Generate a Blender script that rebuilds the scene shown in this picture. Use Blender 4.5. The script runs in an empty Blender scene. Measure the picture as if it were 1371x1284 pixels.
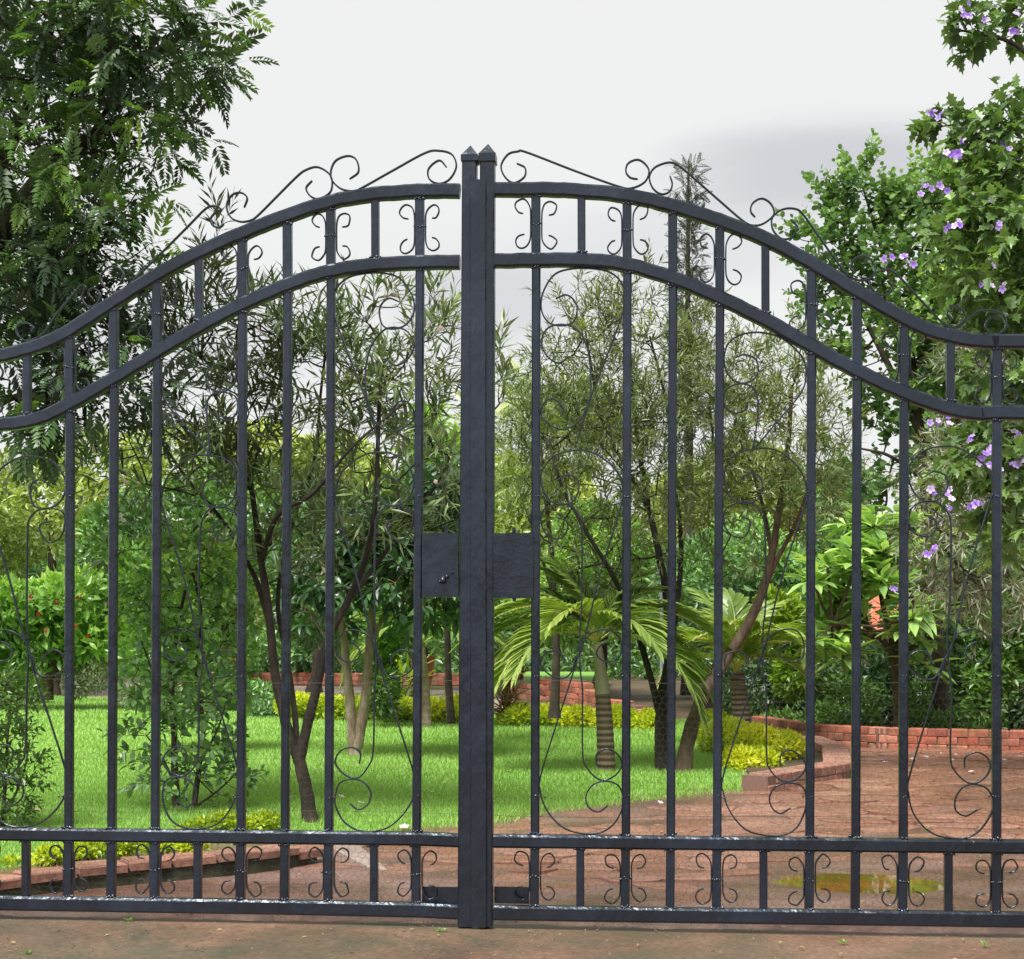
import bpy, math, random
import numpy as np
from mathutils import Vector

random.seed(11)
rng = np.random.default_rng(11)
SC = bpy.context.scene
COL = SC.collection

# ------------------------------------------------------------------ camera, world, sun, exposure
W, H = 1371.0, 1284.0
FPX = 2010.0          # focal length in photo pixels
HY = 850.0            # horizon row
CZ = 0.98             # eye height
cam_d = bpy.data.cameras.new("camera")
cam = bpy.data.objects.new("camera", cam_d)
COL.objects.link(cam)
cam.location = (0, 0, CZ)
cam.rotation_euler = (math.pi / 2, 0, 0)
cam_d.sensor_fit = 'HORIZONTAL'
cam_d.sensor_width = 36
cam_d.lens = FPX / W * 36
cam_d.shift_y = (HY - H / 2) / W
cam_d.clip_end = 3000
SC.camera = cam

SUN_EL, SUN_AZ = math.radians(58), math.radians(212)   # azimuth clockwise from +Y; behind the camera
SUN_STRENGTH = 3.5
CLOUD = 0.45
SC.view_settings.view_transform = 'Standard'
SC.view_settings.look = 'None'
SC.view_settings.exposure = 1.0
SC.view_settings.gamma = 1.0
SC.view_settings.use_curve_mapping = False

world = bpy.data.worlds.new("World")
SC.world = world
world.use_nodes = True
wn, wl = world.node_tree.nodes, world.node_tree.links
wn.clear()
wo = wn.new('ShaderNodeOutputWorld')
sky = wn.new('ShaderNodeTexSky')
sky.sky_type = 'NISHITA'
sky.sun_disc = False
sky.sun_elevation = SUN_EL
sky.sun_rotation = SUN_AZ
bg1 = wn.new('ShaderNodeBackground')
bg1.inputs['Strength'].default_value = 0.05
wl.new(sky.outputs[0], bg1.inputs['Color'])
# overcast cloud deck: pale, with soft grey undersides
tc = wn.new('ShaderNodeTexCoord')
mp = wn.new('ShaderNodeMapping')
mp.inputs['Scale'].default_value = (3.0, 2.0, 14.0)
wl.new(tc.outputs['Generated'], mp.inputs['Vector'])
nz = wn.new('ShaderNodeTexNoise')
nz.inputs['Scale'].default_value = 1.3
nz.inputs['Detail'].default_value = 5
nz.inputs['Roughness'].default_value = 0.5
nz.inputs['Distortion'].default_value = 0.3
wl.new(mp.outputs[0], nz.inputs['Vector'])


def cloud_patch(px, py, rx, ry, amp):
    """a soft elliptical grey cloud belly centred on a direction of the sky"""
    d = Vector(((px - W / 2) / FPX, 1, (HY - py) / FPX)).normalized()
    sub = wn.new('ShaderNodeVectorMath'); sub.operation = 'SUBTRACT'
    wl.new(tc.outputs['Generated'], sub.inputs[0])
    sub.inputs[1].default_value = d
    mul = wn.new('ShaderNodeVectorMath'); mul.operation = 'MULTIPLY'
    wl.new(sub.outputs[0], mul.inputs[0])
    mul.inputs[1].default_value = (FPX / rx, 1.5, FPX / ry)
    ln = wn.new('ShaderNodeVectorMath'); ln.operation = 'LENGTH'
    wl.new(mul.outputs[0], ln.inputs[0])
    ad = wn.new('ShaderNodeMath'); ad.operation = 'MULTIPLY_ADD'
    wl.new(nz.outputs['Fac'], ad.inputs[0]); ad.inputs[1].default_value = 1.7
    wl.new(ln.outputs['Value'], ad.inputs[2])
    mr = wn.new('ShaderNodeMapRange'); mr.interpolation_type = 'SMOOTHERSTEP'
    wl.new(ad.outputs[0], mr.inputs['Value'])
    mr.inputs['From Min'].default_value = 2.1
    mr.inputs['From Max'].default_value = 0.85
    mr.inputs['To Min'].default_value = 0
    mr.inputs['To Max'].default_value = amp
    return mr.outputs[0]


acc = None
for args in ((1110, 225, 230, 75, .95), (1020, 270, 200, 40, .6), (930, 330, 300, 60, .4), (660, 400, 140, 60, .7), (760, 350, 120, 30, .35), (150, 470, 400, 60, .4),
             (-900, 100, 500, 120, .7), (2400, 180, 500, 120, .7), (500, -1500, 900, 300, .5)):
    s = cloud_patch(*args)
    if acc is None:
        acc = s
    else:
        mx = wn.new('ShaderNodeMath'); mx.operation = 'MAXIMUM'
        wl.new(acc, mx.inputs[0]); wl.new(s, mx.inputs[1])
        acc = mx.outputs[0]
cm = wn.new('ShaderNodeMix'); cm.data_type = 'RGBA'
wl.new(acc, cm.inputs['Factor'])
cm.inputs[6].default_value = (0.865, 0.865, 0.86, 1)
cm.inputs[7].default_value = (0.62, 0.63, 0.665, 1)
bg2 = wn.new('ShaderNodeBackground')
bg2.inputs['Strength'].default_value = CLOUD / 0.86
wl.new(cm.outputs[2], bg2.inputs['Color'])
ms = wn.new('ShaderNodeMixShader')
ms.inputs[0].default_value = 0.96
wl.new(bg1.outputs[0], ms.inputs[1])
wl.new(bg2.outputs[0], ms.inputs[2])
wl.new(ms.outputs[0], wo.inputs['Surface'])

sun_d = bpy.data.lights.new("sun", 'SUN')
sun_d.energy = SUN_STRENGTH
sun_d.angle = math.radians(26)
sun_d.color = (1.0, 0.965, 0.9)
sun = bpy.data.objects.new("sun", sun_d)
COL.objects.link(sun)
sdir = Vector((math.sin(SUN_AZ) * math.cos(SUN_EL), math.cos(SUN_AZ) * math.cos(SUN_EL), math.sin(SUN_EL)))
sun.rotation_euler = sdir.to_track_quat('Z', 'Y').to_euler()
sun.location = (0, -5, 12)
SC.cycles.max_bounces = 8
SC.cycles.transparent_max_bounces = 4


# ------------------------------------------------------------------ survey helpers
def P(px, py, Y):
    """world point seen at photo pixel (px, py) at distance Y"""
    return np.array(((px - W / 2) * Y / FPX, Y, CZ + (HY - py) * Y / FPX))


def G(px, py, z=0.0):
    """ground point (height z) seen at photo pixel"""
    Y = (CZ - z) * FPX / (py - HY)
    return np.array(((px - W / 2) * Y / FPX, Y, z))


def nrm(a):
    return a / np.maximum(np.linalg.norm(a, axis=-1, keepdims=True), 1e-9)


def tag(o, label=None, cat=None, group=None, kind=None):
    if label: o['label'] = label
    if cat: o['category'] = cat
    if group: o['group'] = group
    if kind: o['kind'] = kind
    return o


def empty(name, loc=(0, 0, 0), rz=0.0):
    o = bpy.data.objects.new(name, None)
    COL.objects.link(o)
    o.location = loc
    o.rotation_euler = (0, 0, rz)
    o.empty_display_size = 0.1
    return o


class MB:
    """mesh builder: triangles and quads from numpy blocks, with a per-vertex 'tone'"""
    def __init__(self):
        self.v, self.f3, self.f4, self.t, self.n = [], [], [], [], 0

    def add(self, v, f, tone=0.5):
        v = np.asarray(v, dtype=np.float64).reshape(-1, 3)
        f = np.asarray(f, dtype=np.int64)
        if f.size:
            (self.f3 if f.shape[1] == 3 else self.f4).append(f + self.n)
        self.v.append(v)
        tt = np.empty(len(v)); tt[:] = tone
        self.t.append(tt)
        self.n += len(v)
        return self

    def build(self, name, mat, parent=None, origin=(0, 0, 0), smooth=False):
        v = np.concatenate(self.v) - np.asarray(origin, dtype=float)
        f3 = np.concatenate(self.f3) if self.f3 else np.zeros((0, 3), int)
        f4 = np.concatenate(self.f4) if self.f4 else np.zeros((0, 4), int)
        me = bpy.data.meshes.new(name)
        me.vertices.add(len(v))
        me.vertices.foreach_set('co', v.astype(np.float32).ravel())
        me.loops.add(f3.size + f4.size)
        me.loops.foreach_set('vertex_index', np.concatenate([f3.ravel(), f4.ravel()]).astype(np.int32))
        me.polygons.add(len(f3) + len(f4))
        st = np.concatenate([np.arange(len(f3)) * 3, f3.size + np.arange(len(f4)) * 4]).astype(np.int32)
        me.polygons.foreach_set('loop_start', st)
        me.update(calc_edges=True)
        me.polygons.foreach_set('use_smooth', np.full(len(me.polygons), bool(smooth)))
        a = me.attributes.new('tone', 'FLOAT', 'POINT')
        a.data.foreach_set('value', np.concatenate(self.t).astype(np.float32))
        if mat: me.materials.append(mat)
        o = bpy.data.objects.new(name, me)
        COL.objects.link(o)
        if parent is not None:
            o.parent = parent
        return o

    def box(self, c, s, rz=0.0, ch=0.0, tone=0.5):
        """box centred c, full size s, rotated about z, top edges chamfered by ch"""
        sx, sy, sz = np.array(s) / 2
        if ch > 0:
            base = [(-sx, -sy, -sz), (sx, -sy, -sz), (sx, sy, -sz), (-sx, sy, -sz),
                    (-sx, -sy, sz - ch), (sx, -sy, sz - ch), (sx, sy, sz - ch), (-sx, sy, sz - ch),
                    (-sx + ch, -sy + ch, sz), (sx - ch, -sy + ch, sz), (sx - ch, sy - ch, sz), (-sx + ch, sy - ch, sz)]
            f = [(3, 2, 1, 0), (0, 1, 5, 4), (1, 2, 6, 5), (2, 3, 7, 6), (3, 0, 4, 7),
                 (4, 5, 9, 8), (5, 6, 10, 9), (6, 7, 11, 10), (7, 4, 8, 11), (8, 9, 10, 11)]
        else:
            base = [(-sx, -sy, -sz), (sx, -sy, -sz), (sx, sy, -sz), (-sx, sy, -sz),
                    (-sx, -sy, sz), (sx, -sy, sz), (sx, sy, sz), (-sx, sy, sz)]
            f = [(3, 2, 1, 0), (0, 1, 5, 4), (1, 2, 6, 5), (2, 3, 7, 6), (3, 0, 4, 7), (4, 5, 6, 7)]
        b = np.array(base)
        ca, sa = math.cos(rz), math.sin(rz)
        b = np.stack([b[:, 0] * ca - b[:, 1] * sa, b[:, 0] * sa + b[:, 1] * ca, b[:, 2]], 1) + np.array(c)
        return self.add(b, f, tone)

    def tubes(self, pts, rad, sides=4, tone=0.5, caps=True):
        """many tubes at once: pts N,K,3  rad N,K"""
        pts = np.asarray(pts, float); rad = np.asarray(rad, float)
        if pts.ndim == 2: pts = pts[None]; rad = rad[None]
        N, K, _ = pts.shape
        t = np.gradient(pts, axis=1)
        t = nrm(t)
        up = np.where(np.abs(t[:, :1, 2:3]) > 0.9, np.array([[[1.0, 0, 0]]]), np.array([[[0, 0, 1.0]]]))
        up = np.broadcast_to(up, t.shape)
        a = nrm(np.cross(t, up)); b = np.cross(t, a)
        ang = np.arange(sides) * 2 * math.pi / sides
        ring = a[:, :, None] * np.cos(ang)[None, None, :, None] + b[:, :, None] * np.sin(ang)[None, None, :, None]
        v = pts[:, :, None] + ring * rad[:, :, None, None]
        idx = np.arange(N * K * sides).reshape(N, K, sides)
        q = np.stack([idx[:, :-1], np.roll(idx, -1, 2)[:, :-1], np.roll(idx, -1, 2)[:, 1:], idx[:, 1:]], -1).reshape(-1, 4)
        self.add(v.reshape(-1, 3), q, tone)
        return self

    def inst(self, tv, tf, pos, X, Y, Z, scale, tone, ttone=None):
        """copies of a template (tv, tf) with frames X, Y, Z"""
        tv = np.asarray(tv, float); tf = np.asarray(tf)
        N = len(pos)
        if N == 0: return self
        scale = np.broadcast_to(np.asarray(scale, float), (N,)) if np.ndim(scale) < 2 else scale
        if np.ndim(scale) == 1:
            scale = np.repeat(scale[:, None], 3, 1)
        v = (pos[:, None] + X[:, None] * (tv[None, :, 0:1] * scale[:, None, 0:1])
             + Y[:, None] * (tv[None, :, 1:2] * scale[:, None, 1:2])
             + Z[:, None] * (tv[None, :, 2:3] * scale[:, None, 2:3]))
        f = (tf[None] + (np.arange(N) * len(tv))[:, None, None]).reshape(-1, tf.shape[1])
        tn = np.broadcast_to(np.asarray(tone, float), (N,))[:, None] + (0 if ttone is None else np.asarray(ttone)[None])
        tn = np.broadcast_to(tn, (N, len(tv))).ravel()
        return self.add(v.reshape(-1, 3), f, tn)


def frames(d, up):
    d = nrm(d); x = nrm(np.cross(d, up)); z = np.cross(x, d)
    return x, d, z


def rv(n, s=1.0):
    return rng.normal(0, s, (n, 3))


def smooth_curve(pts, n=6):
    """Catmull-Rom through points (any dimension)"""
    p = np.asarray(pts, float)
    p = np.vstack([2 * p[0] - p[1], p, 2 * p[-1] - p[-2]])
    out = []
    for i in range(1, len(p) - 2):
        for k in range(n):
            t = k / n
            out.append(0.5 * ((2 * p[i]) + (-p[i - 1] + p[i + 1]) * t + (2 * p[i - 1] - 5 * p[i] + 4 * p[i + 1] - p[i + 2]) * t * t
                              + (-p[i - 1] + 3 * p[i] - 3 * p[i + 1] + p[i + 2]) * t ** 3))
    out.append(p[-2])
    return np.array(out)


# ------------------------------------------------------------------ materials
def new_mat(name):
    m = bpy.data.materials.new(name)
    m.use_nodes = True
    nt = m.node_tree
    return m, nt.nodes, nt.links, nt.nodes['Principled BSDF']


def ramp(nodes, stops):
    r = nodes.new('ShaderNodeValToRGB')
    el = r.color_ramp.elements
    while len(el) < len(stops): el.new(0.5)
    for e, (p, c) in zip(el, stops):
        e.position = p
        e.color = (*c, 1)
    return r


def tex(nodes, links, kind, scale, coord='Object', detail=4, rough=.55, dist=0, vec=None, mscale=None):
    c = nodes.new('ShaderNodeTexCoord')
    src = c.outputs[coord]
    if mscale:
        m = nodes.new('ShaderNodeMapping'); m.inputs['Scale'].default_value = mscale
        links.new(src, m.inputs['Vector']); src = m.outputs[0]
    t = nodes.new('ShaderNodeTex' + kind)
    t.inputs['Scale'].default_value = scale
    if kind == 'Noise':
        t.inputs['Detail'].default_value = detail
        t.inputs['Roughness'].default_value = rough
        t.inputs['Distortion'].default_value = dist
    links.new(src, t.inputs['Vector'])
    return t


def bump(nodes, links, bs, height, strength, dist, prev=None):
    b = nodes.new('ShaderNodeBump')
    b.inputs['Strength'].default_value = strength
    b.inputs['Distance'].default_value = dist
    links.new(height, b.inputs['Height'])
    if prev is not None: links.new(prev, b.inputs['Normal'])
    links.new(b.outputs[0], bs.inputs['Normal'])
    return b.outputs[0]


def leaf_mat(name, stops, rough=.33, trans=.30, spec=.55, tmul=(1.25, 1.35, .55), gain=1.0):
    stops = [(p, tuple(min(.8, c * gain) for c in (col if name.startswith(('petal', 'leaf_lime', 'leaf_redd', 'leaf_olean', 'leaf_narrow', 'grass')) else (col[0] * 1.12 + .02 * col[1], col[1] * .93, col[2] * 1.15 + .02 * col[1])))) for p, col in stops]
    m, n, l, bs = new_mat(name)
    a = n.new('ShaderNodeAttribute'); a.attribute_name = 'tone'
    r = ramp(n, stops)
    l.new(a.outputs['Fac'], r.inputs['Fac'])
    l.new(r.outputs[0], bs.inputs['Base Color'])
    bs.inputs['Roughness'].default_value = rough
    bs.inputs['Specular IOR Level'].default_value = spec
    tr = n.new('ShaderNodeBsdfTranslucent')
    mu = n.new('ShaderNodeMix'); mu.data_type = 'RGBA'; mu.blend_type = 'MULTIPLY'
    mu.inputs['Factor'].default_value = 1
    l.new(r.outputs[0], mu.inputs[6]); mu.inputs[7].default_value = (*tmul, 1)
    l.new(mu.outputs[2], tr.inputs['Color'])
    mx = n.new('ShaderNodeMixShader'); mx.inputs[0].default_value = trans
    l.new(bs.outputs[0], mx.inputs[1]); l.new(tr.outputs[0], mx.inputs[2])
    out = [x for x in n if x.type == 'OUTPUT_MATERIAL'][0]
    l.new(mx.outputs[0], out.inputs['Surface'])
    return m


def bark_mat(name, c1, c2, c3, scale=14):
    m, n, l, bs = new_mat(name)
    t = tex(n, l, 'Noise', scale, detail=6, rough=.7, mscale=(1, 1, .35))
    r = ramp(n, [(.3, c1), (.5, c2), (.68, c3)])
    l.new(t.outputs['Fac'], r.inputs['Fac']); l.new(r.outputs[0], bs.inputs['Base Color'])
    bs.inputs['Roughness'].default_value = .85
    t2 = tex(n, l, 'Noise', scale * 4, detail=5, rough=.7, mscale=(1, 1, .3))
    bump(n, l, bs, t2.outputs['Fac'], .8, .01)
    return m


def paint_mat():
    m, n, l, bs = new_mat("gate_paint")
    t = tex(n, l, 'Noise', 2.2, detail=6, rough=.62, mscale=(1, 1, .6))
    r = ramp(n, [(.3, (.002, .003, .006)), (.52, (.005, .0075, .015)), (.75, (.011, .016, .032))])
    l.new(t.outputs['Fac'], r.inputs['Fac']); l.new(r.outputs[0], bs.inputs['Base Color'])
    t3 = tex(n, l, 'Noise', 60, detail=4, rough=.7)
    r3 = ramp(n, [(.35, (.2, .2, .2)), (.7, (.38, .38, .38))])
    l.new(t.outputs['Fac'], r3.inputs['Fac']); l.new(r3.outputs[0], bs.inputs['Roughness'])
    bs.inputs['Specular IOR Level'].default_value = .5
    bs.inputs['IOR'].default_value = 1.55
    bs.inputs['Specular Tint'].default_value = (.8, .89, 1, 1)
    bs.inputs['Coat Weight'].default_value = .3
    bs.inputs['Coat Roughness'].default_value = .24
    bs.inputs['Coat Tint'].default_value = (.8, .9, 1, 1)
    b1 = bump(n, l, bs, t3.outputs['Fac'], .3, .0015)
    t4 = tex(n, l, 'Noise', 11, detail=4, rough=.55, mscale=(1, 1, .45))
    b2 = bump(n, l, bs, t4.outputs['Fac'], .6, .02, b1)
    l.new(b2, bs.inputs['Coat Normal'])
    return m


M_PAINT = paint_mat()


def lumpy_paint():
    m = M_PAINT.copy(); m.name = "gate_paint_lumpy"
    n, l = m.node_tree.nodes, m.node_tree.links
    bs = n['Principled BSDF']
    t = tex(n, l, 'Noise', 38, detail=5, rough=.6, dist=1.2, mscale=(1, 1, 1.6))
    old = bs.inputs['Normal'].links[0].from_socket
    bn = bump(n, l, bs, t.outputs['Fac'], .3, .006, old)
    l.new(bn, bs.inputs['Coat Normal'])
    return m


M_LUMPY = lumpy_paint()
m, n, l, bs = new_mat("rusty_wire")
bs.inputs['Base Color'].default_value = (.055, .05, .035, 1); bs.inputs['Roughness'].default_value = .6
M_WIRE = m
m, n, l, bs = new_mat("worn_grey_metal")
bs.inputs['Base Color'].default_value = (.16, .19, .22, 1); bs.inputs['Roughness'].default_value = .5
M_POLE = m


def ground_mat(name, c, wet=.0, moss=.0, scale=1.2, speck=True):
    m, n, l, bs = new_mat(name)
    t = tex(n, l, 'Noise', scale, detail=8, rough=.65)
    r = ramp(n, [(.3, c[0]), (.5, c[1]), (.7, c[2])])
    l.new(t.outputs['Fac'], r.inputs['Fac'])
    col = r.outputs[0]
    if moss:
        t2 = tex(n, l, 'Noise', scale * .7, detail=6, rough=.7, dist=.6)
        r2 = ramp(n, [(.52 - moss * .1, (0, 0, 0)), (.66, (1, 1, 1))])
        l.new(t2.outputs['Fac'], r2.inputs['Fac'])
        mx = n.new('ShaderNodeMix'); mx.data_type = 'RGBA'
        l.new(r2.outputs[0], mx.inputs['Factor']); l.new(col, mx.inputs[6])
        mx.inputs[7].default_value = (.055, .058, .03, 1)
        col = mx.outputs[2]
    if speck:
        v = tex(n, l, 'Noise', 55, detail=3, rough=.8)
        r3 = ramp(n, [(.35, (.62, .62, .62)), (.55, (1, 1, 1)), (.75, (1.45, 1.4, 1.35))])
        l.new(v.outputs['Fac'], r3.inputs['Fac'])
        mx = n.new('ShaderNodeMix'); mx.data_type = 'RGBA'; mx.blend_type = 'MULTIPLY'
        mx.inputs['Factor'].default_value = 1
        l.new(col, mx.inputs[6]); l.new(r3.outputs[0], mx.inputs[7])
        col = mx.outputs[2]
    l.new(col, bs.inputs['Base Color'])
    tw = tex(n, l, 'Noise', 1.1, detail=5, rough=.6, mscale=(.6, 1, 1))
    rw = ramp(n, [(.46, (.85 - wet * .60,) * 3), (.66, (.80,) * 3)])
    l.new(tw.outputs['Fac'], rw.inputs['Fac']); l.new(rw.outputs[0], bs.inputs['Roughness'])
    b1 = bump(n, l, bs, tex(n, l, 'Noise', 9, detail=8, rough=.65).outputs['Fac'], .5, .02)
    bump(n, l, bs, tex(n, l, 'Noise', 90, detail=4, rough=.7).outputs['Fac'], .5, .004, b1)
    bs.inputs['Specular IOR Level'].default_value = .5 + .4 * min(wet, 1)
    return m


M_MUD = ground_mat("wet_red_earth", [(.085, .04, .027), (.18, .095, .068), (.26, .165, .14)], wet=1.15, scale=1.6)
M_APRON = ground_mat("mossy_concrete", [(.085, .045, .027), (.17, .092, .056), (.23, .14, .095)], wet=.45, moss=1.3, scale=1.9)
M_SOIL = ground_mat("garden_soil", [(.05, .032, .018), (.09, .06, .03), (.06, .085, .025)], scale=.8)
M_PATH = ground_mat("pink_grey_paving", [(.24, .17, .14), (.33, .25, .21), (.38, .30, .27)], wet=.5, scale=1.5)
M_TURF = ground_mat("lawn_turf", [(.10, .22, .03), (.14, .30, .04), (.17, .36, .05)], scale=1.5, speck=False)


def brick_mat(name, cols, moss=0.0, rough=.8):
    m, n, l, bs = new_mat(name)
    oi = n.new('ShaderNodeObjectInfo')
    r = ramp(n, [(i / (len(cols) - 1), c) for i, c in enumerate(cols)])
    l.new(oi.outputs['Random'], r.inputs['Fac'])
    t = tex(n, l, 'Noise', 18, detail=6, rough=.7)
    r2 = ramp(n, [(.3, (.55, .5, .5)), (.55, (1, 1, 1)), (.75, (1.25, 1.2, 1.2))])
    l.new(t.outputs['Fac'], r2.inputs['Fac'])
    mx = n.new('ShaderNodeMix'); mx.data_type = 'RGBA'; mx.blend_type = 'MULTIPLY'; mx.inputs['Factor'].default_value = 1
    l.new(r.outputs[0], mx.inputs[6]); l.new(r2.outputs[0], mx.inputs[7])
    col = mx.outputs[2]
    if moss:
        g = n.new('ShaderNodeNewGeometry')
        tm = n.new('ShaderNodeTexNoise'); tm.inputs['Scale'].default_value = 5; tm.inputs['Detail'].default_value = 6
        l.new(g.outputs['Position'], tm.inputs['Vector'])
        rm = ramp(n, [(.5 - moss * .12, (0, 0, 0)), (.62, (moss,) * 3)])
        l.new(tm.outputs['Fac'], rm.inputs['Fac'])
        m2 = n.new('ShaderNodeMix'); m2.data_type = 'RGBA'
        l.new(rm.outputs[0], m2.inputs['Factor']); l.new(col, m2.inputs[6]); m2.inputs[7].default_value = (.05, .06, .022, 1)
        col = m2.outputs[2]
    l.new(col, bs.inputs['Base Color'])
    bs.inputs['Roughness'].default_value = rough
    bump(n, l, bs, tex(n, l, 'Noise', 45, detail=5, rough=.7).outputs['Fac'], .6, .006)
    return m


M_BRICK = brick_mat("red_brick", [(.38, .09, .05), (.52, .17, .10), (.30, .085, .06), (.58, .25, .17), (.45, .15, .10)], moss=.5)
M_PAVER = brick_mat("worn_paver", [(.18, .08, .052), (.30, .145, .098), (.22, .10, .068), (.34, .18, .13), (.25, .13, .10)], moss=.10, rough=.30)
M_KERB = brick_mat("kerb_brick", [(.23, .10, .065), (.34, .17, .12), (.29, .14, .10), (.37, .20, .15)], moss=.3)
m, n, l, bs = new_mat("mortar")
bs.inputs['Base Color'].default_value = (.17, .10, .075, 1); bs.inputs['Roughness'].default_value = .95
M_MORTAR = m
M_MOSSY = ground_mat("mossy_kerb_base", [(.014, .016, .007), (.032, .034, .014), (.07, .055, .035)], moss=.9, scale=6)
m, n, l, bs = new_mat("terracotta")
bs.inputs['Base Color'].default_value = (.42, .13, .06, 1); bs.inputs['Roughness'].default_value = .75
t = tex(n, l, 'Noise', 12, detail=5)
r = ramp(n, [(.35, (.30, .085, .04)), (.65, (.50, .17, .085))]); l.new(t.outputs['Fac'], r.inputs['Fac'])
l.new(r.outputs[0], bs.inputs['Base Color'])
M_TERRA = m
m, n, l, bs = new_mat("puddle_water")
bs.inputs['Roughness'].default_value = .03
bs.inputs['IOR'].default_value = 1.5
t = tex(n, l, 'Noise', 3, detail=4)
r = ramp(n, [(.45, (.13, .105, .012)), (.6, (.24, .105, .022))]); l.new(t.outputs['Fac'], r.inputs['Fac'])  # muddy orange, plus the trees' yellow-green reflection painted into the base colour
l.new(r.outputs[0], bs.inputs['Base Color'])
M_WATER = m
m, n, l, bs = new_mat("roof_tile")
t = tex(n, l, 'Noise', 5, detail=5)
r = ramp(n, [(.35, (.40, .10, .05)), (.65, (.55, .19, .11))]); l.new(t.outputs['Fac'], r.inputs['Fac'])
l.new(r.outputs[0], bs.inputs['Base Color']); bs.inputs['Roughness'].default_value = .8
M_ROOF = m
m, n, l, bs = new_mat("pale_render")
t = tex(n, l, 'Noise', 2, detail=5)
r = ramp(n, [(.3, (.30, .31, .34)), (.7, (.45, .46, .48))]); l.new(t.outputs['Fac'], r.inputs['Fac'])
l.new(r.outputs[0], bs.inputs['Base Color'])
M_WALLP = m
m, n, l, bs = new_mat("window_glass")
bs.inputs['Base Color'].default_value = (.02, .025, .03, 1); bs.inputs['Roughness'].default_value = .08
M_GLASS = m

# leaf colour families
DKG = [(0, (.006, .017, .006)), (.35, (.014, .042, .012)), (.75, (.03, .085, .02)), (1, (.09, .20, .03))]
L_FERN = leaf_mat("leaf_dark_pinnate", [(0, (.012, .024, .013)), (.4, (.024, .054, .02)), (.72, (.05, .125, .02)), (1, (.17, .32, .03))], trans=.3, gain=2.52)
L_OLE = leaf_mat("leaf_oleander", [(0, (.014, .022, .012)), (.4, (.04, .06, .028)), (.75, (.10, .135, .06)), (1, (.24, .28, .14))], trans=.25, gain=2.34)
L_OLE2 = leaf_mat("leaf_narrow_green", [(0, (.03, .042, .02)), (.45, (.09, .12, .05)), (.8, (.19, .23, .10)), (1, (.34, .36, .18))], trans=.3, gain=1.78)
L_DARK = leaf_mat("leaf_glossy_dark", [(0, (.012, .032, .014)), (.5, (.026, .07, .02)), (.85, (.05, .12, .022)), (1, (.24, .33, .04))], rough=.3, trans=.15, gain=2.76)
L_SHRUB = leaf_mat("leaf_shrub", [(0, (.014, .034, .012)), (.5, (.03, .075, .02)), (.85, (.06, .14, .025)), (1, (.13, .26, .035))], rough=.35, trans=.25, gain=3.84)
L_BRIGHT = leaf_mat("leaf_bright", [(0, (.03, .08, .012)), (.4, (.085, .21, .028)), (.8, (.18, .37, .05)), (1, (.34, .50, .09))], trans=.35, gain=1.56)
L_LIME = leaf_mat("leaf_lime", [(0, (.09, .17, .012)), (.3, (.22, .33, .02)), (.65, (.42, .50, .025)), (1, (.62, .62, .04))], trans=.35, tmul=(1.2, 1.15, .5), gain=1.25)
L_PLUM = leaf_mat("leaf_frangipani", [(0, (.05, .12, .03)), (.5, (.12, .25, .055)), (.85, (.21, .36, .09)), (1, (.34, .46, .14))], rough=.32, trans=.28, gain=1.96)
L_ROUND = leaf_mat("leaf_round", [(0, (.022, .06, .02)), (.5, (.055, .13, .035)), (.85, (.10, .20, .05)), (1, (.20, .32, .07))], trans=.3, gain=2.09)
L_LOBED = leaf_mat("leaf_lobed", [(0, (.025, .055, .018)), (.5, (.06, .125, .03)), (.85, (.12, .24, .04)), (1, (.24, .40, .05))], trans=.33, gain=2.42)
L_PALM = leaf_mat("leaf_palm", [(0, (.055, .13, .02)), (.5, (.14, .27, .04)), (.85, (.27, .42, .07)), (1, (.48, .54, .12))], rough=.35, trans=.3, gain=1.1)
M_SHAFT = None
L_CYP = leaf_mat("leaf_conifer", [(0, (.03, .05, .03)), (.6, (.06, .09, .05)), (1, (.10, .14, .07))], trans=.15, gain=1)
L_HEDGE = leaf_mat("leaf_hedge", [(0, (.010, .032, .008)), (.5, (.03, .08, .016)), (.85, (.065, .16, .025)), (1, (.15, .30, .045))], trans=.25, gain=2.62)
L_FAR = leaf_mat("leaf_far", [(0, (.06, .10, .025)), (.4, (.15, .24, .045)), (.75, (.26, .38, .07)), (1, (.40, .48, .12))], trans=.3, gain=1.67)
L_RED = leaf_mat("leaf_reddish", [(0, (.10, .02, .015)), (.45, (.16, .07, .03)), (.75, (.12, .16, .03)), (1, (.38, .10, .04))], trans=.3, gain=1.3)
L_GREY = leaf_mat("leaf_greygreen", [(0, (.05, .07, .045)), (.5, (.11, .15, .08)), (.85, (.19, .24, .14)), (1, (.30, .34, .20))], trans=.25, gain=2.12)
L_GRASS = leaf_mat("grass_blade", [(0, (.12, .23, .045)), (.5, (.24, .415, .075)), (.85, (.35, .53, .14)), (1, (.52, .64, .28))], trans=.35, rough=.5, tmul=(1.1, 1.2, .5), gain=1.2)
L_SHAFT = leaf_mat("palm_crownshaft", [(0, (.16, .20, .08)), (1, (.34, .36, .20))], rough=.5, trans=.05)
F_PURPLE = leaf_mat("petal_purple", [(0, (.20, .07, .55)), (.4, (.36, .20, .75)), (.8, (.60, .48, .86)), (1, (.80, .76, .90))], trans=.3, tmul=(1, 1, 1))
F_PINK = leaf_mat("petal_pink_white", [(0, (.75, .42, .45)), (.5, (.82, .66, .66)), (1, (.85, .80, .78))], trans=.3, tmul=(1, 1, 1))
F_RED = leaf_mat("petal_red", [(0, (.35, .02, .02)), (1, (.60, .05, .04))], trans=.2, tmul=(1, 1, 1))
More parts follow.
